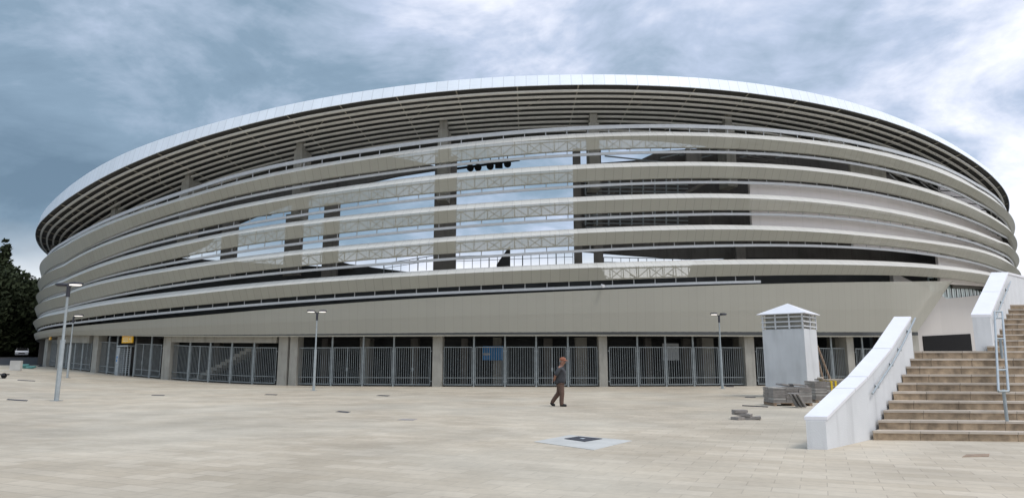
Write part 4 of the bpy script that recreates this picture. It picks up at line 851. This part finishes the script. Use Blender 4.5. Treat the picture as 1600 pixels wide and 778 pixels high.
# parapet walls: plan line + top profile in survey spots
def parapet(lab, pts, thick, cap_t, base_z, seams, name='parapet_wall', flip=1):
    """pts: list of (point on inner top edge) with real z; wall extends to its left (outer) side"""
    a, b = pts[0], pts[-1]; d = Vector((b.x - a.x, b.y - a.y, 0)).normalized(); out = ex * (-thick)
    t = thing(name, lab, 'wall', Vector((a.x, a.y, base_z)), 'white walls beside the stairs')
    mb = MB()
    for p, q in zip(pts, pts[1:]):
        f = [p, q, q + out, p + out]
        mb.hexa([Vector((v.x, v.y, base_z)) for v in f] + [v - Vector((0, 0, cap_t)) for v in f])
    mb.build('wall_body', 'white', t)
    for p, q, s0, s1 in [(p, q, None, None) for p, q in zip(pts, pts[1:])]:
        n = max(1, seams.pop(0)) if seams else 1
        for k in range(n):
            u0, u1 = k / n, (k + 1) / n; gap = .011 / max(.1, (q - p).length)
            p_ = p.lerp(q, u0 + gap); q_ = p.lerp(q, u1 - gap); o2 = ex * .03
            f = [p_ + o2, q_ + o2, q_ + out - o2, p_ + out - o2]
            mb = MB(); mb.hexa([v - Vector((0, 0, cap_t)) + Vector((0, 0, .002)) for v in f] + f); mb.build('coping', 'whitecap', t, bevel=.006)
    return t, d
wn = on_z(1293, 702, 0)                           # inner near foot of the lower wall
wt = math.tan(0)
Yn = wn.y
p0 = Vector((wn.x, wn.y, at(1293, 651, Yn).z))
# wall follows the ends of the steps
wdir = (topl - wn); 
def wallpt(s, px_hint_y): 
    q = wn + wdir * s; return q
def zfor(q, py):                                  # height where the wall top passes at survey row py
    lo, hi = 0, 8
    for _ in range(30):
        m = (lo + hi) / 2; Xc, Yc, Zc = q.x, q.y, m - EYE
        dd = Yc * cp + Zc * sp; v = -Yc * sp + Zc * cp; yy = CY - F_PX * v / dd
        if yy > py: lo = m
        else: hi = m
    return lo
def colx(q, z):
    dd = q.y * cp + (z - EYE) * sp; return CX + F_PX * q.x / dd
def along(o0, dd, px, py):                       # point of a wall line seen at that spot
    lo, hi = -.3, 2.0
    for _ in range(30):
        m = (lo + hi) / 2; q = o0 + dd * m
        if colx(q, zfor(q, py)) < px: lo = m
        else: hi = m
    q = o0 + dd * lo; return Vector((q.x, q.y, zfor(q, py)))
tops = [(1295, 650), (1334, 606), (1353, 588), (1390, 544), (1422, 494)]
pl = [along(wn, wdir, *q) for q in tops]; pl[0].x, pl[0].y = wn.x, wn.y
wallA, dA = parapet('near white stair wall with sloping coping slabs and a handrail, left of the steps', pl, .34, .07, -.05, [1, 1, 1, 1])
def handrail(parent, pts, off, r=.028, nb=3):
    pts = [p + off for p in pts]; mb = MB(); mb.path(pts, r, 8); h = mb.build('handrail', 'galv', parent, smooth=False)
    for k in range(nb):
        u = (k + .4) / nb; i = min(len(pts) - 2, int(u * (len(pts) - 1))); p = pts[i].lerp(pts[i + 1], u * (len(pts) - 1) - i)
        mb = MB(); mb.tube(p, p - Vector((0, 0, .07)), .012, 6); mb.tube(p - Vector((0, 0, .07)), p - off * 1.0 + Vector((0, 0, -.05)) - Vector((0, 0, off.z)) * 0, .014, 6); mb.tube(p - off * 1.0 + ex * .01 - Vector((0, 0, .05)), p - off + ex * .03 - Vector((0, 0, .05)), .045, 8); mb.build('bracket', 'galv', h)
hr = [along(wn + ex * .08, wdir, *q) - ex * .08 for q in ((1363, 615), (1394, 568), (1411, 537), (1430, 497))]
handrail(wallA, hr, ex * .08, .022, 4)
# upper wall
ub = at(1548, 547, 18.4); ub.z = 0
ue = at(1604, 440, 25.0); ue.z = 0
wd2 = ue - ub; pu = [along(ub, wd2, *q) for q in ((1546, 491), (1574, 425), (1606, 433))]
wallB, dB = parapet('upper white stair wall with sloping coping, right of the black opening panel', pu, .46, .08, 1.2, [2, 1])
hr = []
for s, py in ((.08, 500), (.5, 440)):
    q = ub + wd2 * s; hr.append(Vector((q.x, q.y, zfor(q, py))))
handrail(wallB, hr, ex * .08, .022, 3)
# free standing double handrail in the middle of the steps
def stairz(q):                                    # tread height under a point
    v = Vector((q.x - g0.x, q.y - g0.y, 0)); det = ex.x * run.y - ex.y * run.x; s_ = (ex.x * v.y - ex.y * v.x) / det
    return RISE * max(0, min(NST, math.floor(s_) + 1))
b0 = g0 + run * .5
for _ in range(20):
    b0 = b0 + ex * ((1573 - colx(b0, RISE)) * b0.y / F_PX)
b1 = at(1560, 487, b0.y + 3.9)
t = thing('centre_handrail', 'free standing double tube steel handrail climbing the middle of the steps', 'handrail', Vector((b0.x, b0.y, RISE)))
A0 = at(1568, 611, b0.y + .1); A1 = b1.copy(); side = Vector((1, 0, 0)) * .10
mb = MB()
mb.tube(A0 - side, A1 - side, .025, 8); mb.tube(A0 + side, A1 + side, .025, 8)
for u_ in (0, .22, .60, .90, 1): q = A0.lerp(A1, u_); mb.tube(q - side, q + side, .022, 8)
mb.build('rail', 'galv', t)
for u_ in (.02, .60):
    q = A0.lerp(A1, u_); mb = MB(); mb.tube(Vector((q.x, q.y, stairz(q) - .01)), q, .032, 8); mb.build('post', 'galv', t)

# ================================================================== COVERS IN THE PAVING
def cover(pts, lab, m='iron', pad=None):
    q = [ground(x, y) for x, y in pts]; mb = MB(); z = Vector((0, 0, .012))
    c = sum(q, Vector()) / len(q)
    if pad:
        r_ = [ground(x, y) for x, y in pad]; t = thing('manhole_cover', lab, 'manhole cover', c)
        mb.hexa([v - Vector((0, 0, .05)) for v in r_] + [v + Vector((0, 0, .008)) for v in r_]); mb.build('concrete_pad', 'pad', t)
        mb = MB(); mb.hexa([v for v in q] + [v + z * 1.6 for v in q]); lid = mb.build('lid', m, t)
        mb = MB(); s_ = [c + (v - c) * .16 for v in q]; mb.hexa([v + z * 1.55 for v in s_] + [v + z * 2 for v in s_]); mb.build('lid_plate', 'whiteboard', lid)
        return
    mb.hexa([v - z for v in q] + [v + z * .6 for v in q]); tag(mb.build('drain_cover', m), lab, 'drain cover', 'small covers in the paving')
cover([(882, 686), (914, 690.5), (941, 686), (904, 682.5)], 'dark square manhole cover in a pale concrete pad on the plaza', pad=[(834, 690), (928, 703), (988, 688.5), (890, 679.5)])
cover([(524, 643.2), (543, 644.6), (548, 643), (530, 641.8)], 'small dark drain cover alone in the paving below the double headed lamp')
cover([(588, 618), (606, 618.8), (610, 617.5), (593, 616.8)], 'small drain cover near the gates, right of the double headed lamp')
cover([(413, 616.5), (432, 617), (434, 616), (416, 615.5)], 'narrow drain cover near the gates, left of the double headed lamp')
cover([(236, 617.5), (256, 618), (258, 617), (238, 616.5)], 'thin drain cover in the paving right of the tallest left lamp')
cover([(27, 594), (55, 595.5), (55, 594.5), (28, 593)], 'upper long drain cover left of the tallest left lamp')
cover([(10, 624.5), (42, 626.5), (44, 625), (12, 623)], 'lower long drain cover left of the tallest left lamp')
cover([(620, 656), (645, 656.8), (652, 654.5), (630, 654)], 'sunken brownish cover in the paving, the nearest small one', 'slab')
cover([(1163, 620.8), (1180, 621.2), (1181, 620), (1165, 619.8)], 'small dark drain cover left of the kiosk foot')
cover([(1133, 604), (1146, 604.4), (1147, 603.2), (1135, 603)], 'small drain cover at the foot of the lamp by the kiosk')
cover([(1503, 714), (1545, 713), (1546, 709), (1510, 710)], 'brown worn stone patch in the paving before the steps', 'wood')

# ================================================================== FAR LEFT: CAR, BLOCK, CART
def gq(px, py, Y): p = at(px, py, Y); return p
cY = 97; c = at(33.5, 560, cY); c.z = gz(c.x, c.y) + .17; car_s = .95
RW = road
def car(c, yaw):
    t = thing('parked_car', 'small silver car parked on the dark road under the trees', 'car', c); M = Matrix.Translation(c) @ zrot(yaw) @ Matrix.Scale(.9, 4)
    prof = [(-2.1, .45), (-2.12, .75), (-1.95, .95), (-1.0, 1.02), (-.35, 1.43), (.9, 1.46), (1.65, 1.05), (2.05, .95), (2.1, .5), (2.05, .32), (-2.0, .3)]
    mb = MB(); W = .84
    def row(y, k): return [M @ Vector((x, y * (1 if z < 1.03 else .82), z)) for x, z in prof]
    l_, r_ = row(-W, 0), row(W, 0); n = len(prof)
    for i in range(n): mb.quad((l_[i], l_[(i + 1) % n], r_[(i + 1) % n], r_[i]))
    mb.quad(l_[::-1]); mb.quad(r_); mb.build('body', mat('silver_paint', (.62, .63, .66), .3, .3), t, bevel=.03)
    mb = MB(); mb.hexa([M @ Vector(q) for q in ((-1.03, -.72, 1.04), (-1.03, .72, 1.04), (-.42, .64, 1.41), (-.42, -.64, 1.41), (-1.06, -.74, 1.06), (-1.06, .74, 1.06), (-.45, .66, 1.43), (-.45, -.66, 1.43))]); mb.build('windscreen', 'black', t)
    for s in (-1, 1):
        mb = MB(); mb.quad([M @ Vector((x, s * y, z)) for x, y, z in ((-.85, .855, 1.05), (-.32, .73, 1.38), (.8, .73, 1.39), (1.4, .855, 1.06))]); mb.build('side_window', 'black', t)
        mb = MB(); mb.box(-2.135, -2.08, s * .62 - .16, s * .62 + .16, .66, .80, M); mb.build('headlight', 'glass', t)
        for x in (-1.35, 1.3): mb = MB(); mb.tube(M @ Vector((x, s * .70, .32)), M @ Vector((x, s * .87, .32)), .32, 14); mb.build('wheel', 'black', t)
    mb = MB(); mb.box(-2.14, -2.09, -.4, .4, .52, .68, M); mb.build('grille', 'black', t)
car(c, R(124))
c = ground(23, 579); Yb = c.y; s_ = Yb / F_PX
tb = thing('concrete_block', 'pale concrete block at the plaza edge beside the road', 'block', c); mb = MB(); mb.hexa([c + Vector((x * s_, y, z * s_)) for z in (0, 15.5) for x, y in ((-9, 0), (8.0, 0), (8.0, .25), (-9, .25))]); mb.build('block_body', 'pad', tb, bevel=.02)
mb = MB(); mb.hexa([c + Vector((x * s_, y, z * s_)) for z in (-.5, 1.0) for x, y in ((-15, -.4), (-8, -.5), (-8, .4), (-15, .5))]); mb.build('ramp_foot', 'pad', tb)
c2 = ground(39, 575.5); mb = MB()
for k in range(7): a = c2 + Vector((random.uniform(-.55, .5), random.uniform(-.2, .3), .16 + random.uniform(-.05, .14))); mb.tube(a - Vector((.35, 0, .1)), a + Vector((.35, .1, .02)), .2, 7, .08)
tag(mb.build('tarpaulin_heap', mat('teal_tarp', (.08, .22, .21), .6)), 'crumpled teal tarpaulin heap right of the concrete block', 'tarpaulin')
c3 = ground(2, 591); t = thing('hand_cart', 'low black wheeled hand cart cut by the left edge of the picture', 'cart', c3); mb = MB()
for dx in (.12, -.6): mb = MB(); mb.tube(c3 + Vector((dx, 0, .17)), c3 + Vector((dx, .08, .17)), .17, 14); mb.build('wheel', 'black', t)
mb = MB(); mb.box(-1.0, .2, -.02, .4, .2, .28, Matrix.Translation(c3)); mb.build('deck', 'iron', t)

# ================================================================== TREES
def foliage(mb, blobs, n, size, flat=.6):
    tot = sum(b[1] ** 2 for b in blobs)
    for c, r, sz in blobs:
        for _ in range(int(n * r * r / tot)):
            v = Vector((random.gauss(0, 1), random.gauss(0, 1), random.gauss(0, 1))).normalized()
            rr = r * (random.random() ** .33) * (1 + random.gauss(0, .09)); p = c + Vector((v.x * rr, v.y * rr, v.z * rr * sz))
            a = Vector((random.gauss(0, 1), random.gauss(0, 1), random.gauss(0, 1))).normalized(); b = a.orthogonal().normalized(); c_ = a.cross(b); s = size * random.uniform(.5, 1.3)
            mb.quad((p - b * s, p - c_ * s * .6, p + b * s, p + c_ * s * .6))
def tree(base, h, w_, lab, n=5000, size=.35, m='leaf', kind='round', cat='tree', grp='dark trees beyond the road', low=.12):
    t = thing('pine_tree' if kind == 'cone' else 'broadleaf_tree', lab, cat, base, grp)
    mb = MB(); mb.tube(base, base + Vector((0, 0, h * .55)), w_ * .045 + .08, 8, w_ * .02 + .04)
    for k in range(6):
        a = random.uniform(0, 6.28); z = h * random.uniform(.25, .6); mb.tube(base + Vector((0, 0, z)), base + Vector((math.cos(a) * w_ * .35, math.sin(a) * w_ * .35, z + h * .18)), .09, 5, .03)
    mb.build('trunk', 'bark', t)
    bl = []
    if kind == 'cone':
        for k in range(16):
            u = k / 15; a = random.uniform(0, 6.28); r = w_ * .5 * (1 - u) ** .8 + .25; bl.append((base + Vector((math.cos(a) * r * .35, math.sin(a) * r * .35, h * (low + (.98 - low) * u))), r * .75 + .15, .8))
    else:
        for k in range(15):
            u = random.random(); a = random.uniform(0, 6.28); rr = w_ * .42 * math.sin(math.pi * (.15 + .75 * u)); z = h * (low + .08 + (.80 - low) * u)
            bl.append((base + Vector((math.cos(a) * rr, math.sin(a) * rr, z)), w_ * random.uniform(.17, .27), .8))
        bl.append((base + Vector((0, 0, h * .88)), w_ * .2, .7)); bl.append((base + Vector((0, 0, h * .5)), w_ * .38, 1))
    mb = MB(); foliage(mb, bl, n, size); mb.build('crown', m, t)
def tb_(px, Y): p = at(px, 560, Y); p.z = gz(p.x, p.y) + .1; return p
def hh(px, py, Y): return at(px, py, Y).z - tb_(px, Y).z
spec = [(-15, 372, 100, 9, 'cone', 'tallest dark conifer at the left edge, rising over the other trees'),
        (8, 428, 104, 12, 'round', 'dark leafy tree just right of the tallest conifer'),
        (28, 446, 110, 15, 'round', 'dark leafy tree behind the parked car, left of the gap in the sky'),
        (46, 440, 114, 13, 'round', 'dark leafy tree whose crown touches the stadium edge'),
        (-40, 420, 96, 14, 'round', 'dark tree outside the left edge beside the road'),
        (17, 462, 103, 10, 'round', 'lower dark tree in front of the row, above the concrete block'),
        (62, 455, 128, 14, 'round', 'dark tree half hidden behind the stadium corner'),
        (-70, 400, 110, 16, 'round', 'broad dark tree far left outside the row')]
for px, top, Y, w_, kd, lab in spec:
    tree(tb_(px, Y), hh(px, top, Y), w_, lab, 14000, .34, 'leaf', kd, low=.02)
tree(tb_(74, 150), hh(74, 391, 150), 7.5, 'blue green conifer showing behind the left edge of the stadium', 6000, .4, 'leaf2', 'cone', grp='dark trees beyond the road')
mb = MB(); bl = [(at(x, 556, 84 + random.uniform(-2, 3)) * 1.0, random.uniform(1.6, 2.4), .8) for x in (-30, -12, 2, 62)]
for c_, r, s in bl: c_.z = gz(c_.x, c_.y) + 1.0
for i, (x, Y) in enumerate(((-30, 97), (-8, 99), (9, 112), (24, 116), (40, 118), (54, 122), (70, 140))):
    b = tb_(x, Y); t = thing('bush', ['dark bush at the far left edge below the trees', 'dark bush under the tallest conifer', 'dark bush left of the parked car', 'dark bush directly behind the parked car', 'dark bush right of the parked car', 'dark bush by the stadium corner', 'dark bush hidden behind the stadium corner'][i], 'bush', b, 'dark undergrowth along the road')
    mb = MB(); foliage(mb, [(b + Vector((random.uniform(-2.5, 2.5), random.uniform(-1, 1), random.uniform(1, 4.5))), 2.3, .8) for _ in range(9)], 4500, .4); mb.build('foliage', 'leaf', t)
    mb = MB(); mb.tube(b, b + Vector((0, 0, 2)), .12, 6); mb.build('stem', 'bark', t)

# ================================================================== FLOODLIGHTS, CAMERA
for i, (px, py) in enumerate(((735, 263), (747, 262.5), (766, 260.5), (793, 257))):
    c = at(px, py, 52); t = thing('loudspeaker', ['leftmost black horn hanging under the roof edge', 'second black horn from the left under the roof edge', 'black horn just left of the square box under the roof', 'rightmost black horn hanging beside the square box'][i], 'loudspeaker', c, 'black horns hung in the roof opening')
    mb = MB(); n = 12; prev = None
    for q, r_ in ((0, .16), (.12, .28), (.30, .30)):
        ring = [c + Vector((math.cos(2 * math.pi * k / n) * r_, -q + .15, math.sin(2 * math.pi * k / n) * r_)) for k in range(n)]
        if prev:
            for k in range(n): mb.quad((prev[k], prev[(k + 1) % n], ring[(k + 1) % n], ring[k]))
        else: mb.quad(ring)
        prev = ring
    mb.quad(prev[::-1]); mb.build('horn', 'black', t); mb = MB(); mb.tube(c + Vector((0, 0, .2)), c + Vector((0, .2, .75)), .04, 6); mb.build('bracket', 'black', t)
c = at(779.5, 258.5, 52); t = thing('speaker_box', 'square black box hanging between the horns under the roof', 'loudspeaker', c); mb = MB(); mb.box(-.3, .3, -.25, .25, -.2, .3, Matrix.Translation(c)); mb.build('cabinet', 'black', t, bevel=.02); mb = MB(); mb.tube(c + Vector((0, 0, .28)), c + Vector((0, 0, .8)), .04, 6); mb.build('bracket', 'black', t)
mb = MB(); mb.tube(at(712, 264, 52.3), at(812, 250, 52.3), .11, 6); mb.build('speaker_beam', 'black', stad)
th, z = height(940, 447, .62); c = P(th, .75, z); t = thing('security_camera', 'small white security camera on the white rail above the skirt', 'camera', c); mb = MB(); mb.tube(c + Vector((0, -.1, 0)), c + Vector((.05, -.42, -.05)), .10, 10); mb.build('camera_body', 'whitecap', t); mb = MB(); mb.tube(c + Vector((0, .15, .1)), c + Vector((0, -.15, .02)), .05, 8); mb.build('bracket', 'whitecap', t)

# ================================================================== WALKING MAN
def skinned(name, joints, edges, m, parent, sub=2):
    me = bpy.data.meshes.new(name); me.from_pydata([j[0] for j in joints], edges, []); o = bpy.data.objects.new(name, me); C.objects.link(o)
    sk = o.modifiers.new('s', 'SKIN'); sk.use_smooth_shade = True
    for i, j in enumerate(joints):
        v = me.skin_vertices[0].data[i]; r_ = j[1]; v.radius = r_ if isinstance(r_, tuple) else (r_, r_); v.use_root = i == 0
    ss = o.modifiers.new('ss', 'SUBSURF'); ss.levels = ss.render_levels = sub
    dg = bpy.context.evaluated_depsgraph_get(); dg.update(); nm = bpy.data.meshes.new_from_object(o.evaluated_get(dg)); bpy.data.objects.remove(o)
    nm.materials.clear(); nm.materials.append(m)
    for p in nm.polygons: p.use_smooth = True
    q = bpy.data.objects.new(name, nm); C.objects.link(q); q.parent = parent; return q
skin = mat('skin', (.29, .15, .105), .6); shirt = mat('dark_grey_polo', (.05, .053, .06), .85, var=.15, scale=12, bump=.3, bscale=20); trou = mat('brown_trousers', (.12, .075, .058), .9, var=.12, scale=6, bump=.3, bscale=14)
capm = mat('orange_cap', (.28, .105, .06), .8); hairm = mat('grey_hair', (.22, .2, .18), .9); shoe = mat('black_shoes', (.012, .012, .013), .5)
pf = ground(876, 634.5)
man = thing('person', 'man walking right in orange cap, grey polo and brown trousers, hands behind back', 'person', pf)
# x forward (to the right), y away from camera, z up
hip = (.0, 0, .88)
skinned('body', [((0, 0, .92), (.12, .15)), ((.0, 0, 1.12), (.12, .16)), ((.02, 0, 1.32), (.12, .18)), ((.04, 0, 1.40), (.06, .08)), ((.07, 0, 1.47), .055), ((.10, 0, 1.53), (.088, .08)), ((.10, 0, 1.60), (.105, .09)), ((.09, 0, 1.665), (.08, .07)),
                 ((.205, 0, 1.555), (.02, .018)),
                 ((0, -.19, 1.34), .065), ((-.13, -.24, 1.12), .054), ((-.20, -.10, .95), .044), ((-.21, -.03, .92), .036),
                 ((0, .19, 1.34), .065), ((-.13, .24, 1.12), .054), ((-.20, .10, .97), .044), ((-.22, .03, .93), .036)],
        [(0, 1), (1, 2), (2, 3), (3, 4), (4, 5), (5, 6), (6, 7), (5, 8), (2, 9), (9, 10), (10, 11), (11, 12), (2, 13), (13, 14), (14, 15), (15, 16)], skin, man)
skinned('polo_shirt', [((-.01, 0, .74), (.18, .20)), ((.0, 0, .95), (.19, .21)), ((.03, 0, 1.12), (.185, .21)), ((.02, 0, 1.28), (.165, .21)), ((.035, 0, 1.375), (.10, .14)), ((.05, 0, 1.425), (.07, .075)),
                       ((0, -.20, 1.33), .082), ((-.08, -.245, 1.19), .082), ((-.14, -.25, 1.06), .07), ((0, .20, 1.33), .082), ((-.08, .245, 1.19), .082), ((-.14, .25, 1.06), .07)],
        [(0, 1), (1, 2), (2, 3), (3, 4), (4, 5), (3, 6), (6, 7), (7, 8), (3, 9), (9, 10), (10, 11)], shirt, man)
skinned('trousers', [((0, 0, .86), (.13, .17)), ((.03, -.09, .76), .125), ((.07, -.10, .46), .095), ((.05, -.10, .24), .085), ((.05, -.10, .10), .082), ((.05, -.10, .03), .07),
                     ((-.03, .09, .76), .125), ((-.07, .10, .47), .095), ((-.22, .10, .28), .082), ((-.30, .10, .16), .078), ((-.345, .10, .09), .07)],
        [(0, 1), (1, 2), (2, 3), (3, 4), (4, 5), (0, 6), (6, 7), (7, 8), (8, 9), (9, 10)], trou, man)
for nm, J in (('shoe', [((-.02, -.10, .055), (.055, .05)), ((.10, -.10, .05), (.055, .06)), ((.24, -.10, .03), (.035, .05))]), ('shoe', [((-.39, .10, .13), (.05, .05)), ((-.31, .10, .06), (.055, .06)), ((-.21, .10, .02), (.03, .05))])):
    skinned(nm, J, [(0, 1), (1, 2)], shoe, man)
for s in (-1, 1):                                  # hands clasped behind the back
    jo = [((-.20, s * .045, .935), .03), ((-.225, s * .0, .90), (.034, .018))]; eg = [(0, 1)]
    for k in range(4):
        i = len(jo); y = s * -.01; jo += [((-.235 - .012 * k, y - s * .03, .915 - k * .018), .0085), ((-.24 - .012 * k, y - s * .065, .905 - k * .018), .0075)]; eg += [(1, i), (i, i + 1)]
    i = len(jo); jo += [((-.20, -s * .02, .945), .0095), ((-.205, -s * .045, .955), .008)]; eg += [(0, i), (i, i + 1)]
    skinned('hand', jo, eg, skin, man, 1)
skinned('hair', [((.05, 0, 1.64), (.085, .085)), ((.045, 0, 1.59), (.085, .09)), ((.04, 0, 1.53), (.06, .075))], [(0, 1), (1, 2)], hairm, man)
mb = MB(); n = 16; prev = None
for q, z in ((1.0, 1.615), (1.02, 1.65), (.93, 1.69), (.66, 1.72), (.3, 1.735), (.02, 1.738)):
    ring = [Vector((.095 + math.cos(2 * math.pi * k / n) * .118 * q, math.sin(2 * math.pi * k / n) * .10 * q, z)) for k in range(n)]
    if prev:
        for k in range(n): mb.quad((prev[k], prev[(k + 1) % n], ring[(k + 1) % n], ring[k]))
    prev = ring
cp_ = mb.build('cap', capm, smooth=True); cp_.parent = man
mb = MB(); n = 12
for k in range(n):
    a0, a1 = -1.3 + 2.6 * k / n, -1.3 + 2.6 * (k + 1) / n
    f = lambda a, r, z: Vector((.11 + math.cos(a) * r * 1.15, math.sin(a) * r * .8, z))
    mb.hexa([f(a0, .09, 1.62), f(a0, .17, 1.60), f(a1, .17, 1.60), f(a1, .09, 1.62), f(a0, .09, 1.632), f(a0, .17, 1.61), f(a1, .17, 1.61), f(a1, .09, 1.632)])
o = mb.build('visor', capm); o.parent = cp_
for s in (-1, 1):
    mb = MB(); mb.tube(Vector((.186, s * .034, 1.585)), Vector((.197, s * .034, 1.585)), .012, 8); e_ = mb.build('eye', 'black'); e_.parent = man
    mb = MB(); mb.tube(Vector((.10, s * .074, 1.575)), Vector((.10, s * .09, 1.58)), .026, 8, .03); e_ = mb.build('ear', skin); e_.parent = man
mb = MB(); mb.box(.175, .187, -.022, .022, 1.505, 1.512); e_ = mb.build('mouth', 'wood'); e_.parent = man
man.rotation_euler = (0, 0, R(-12))
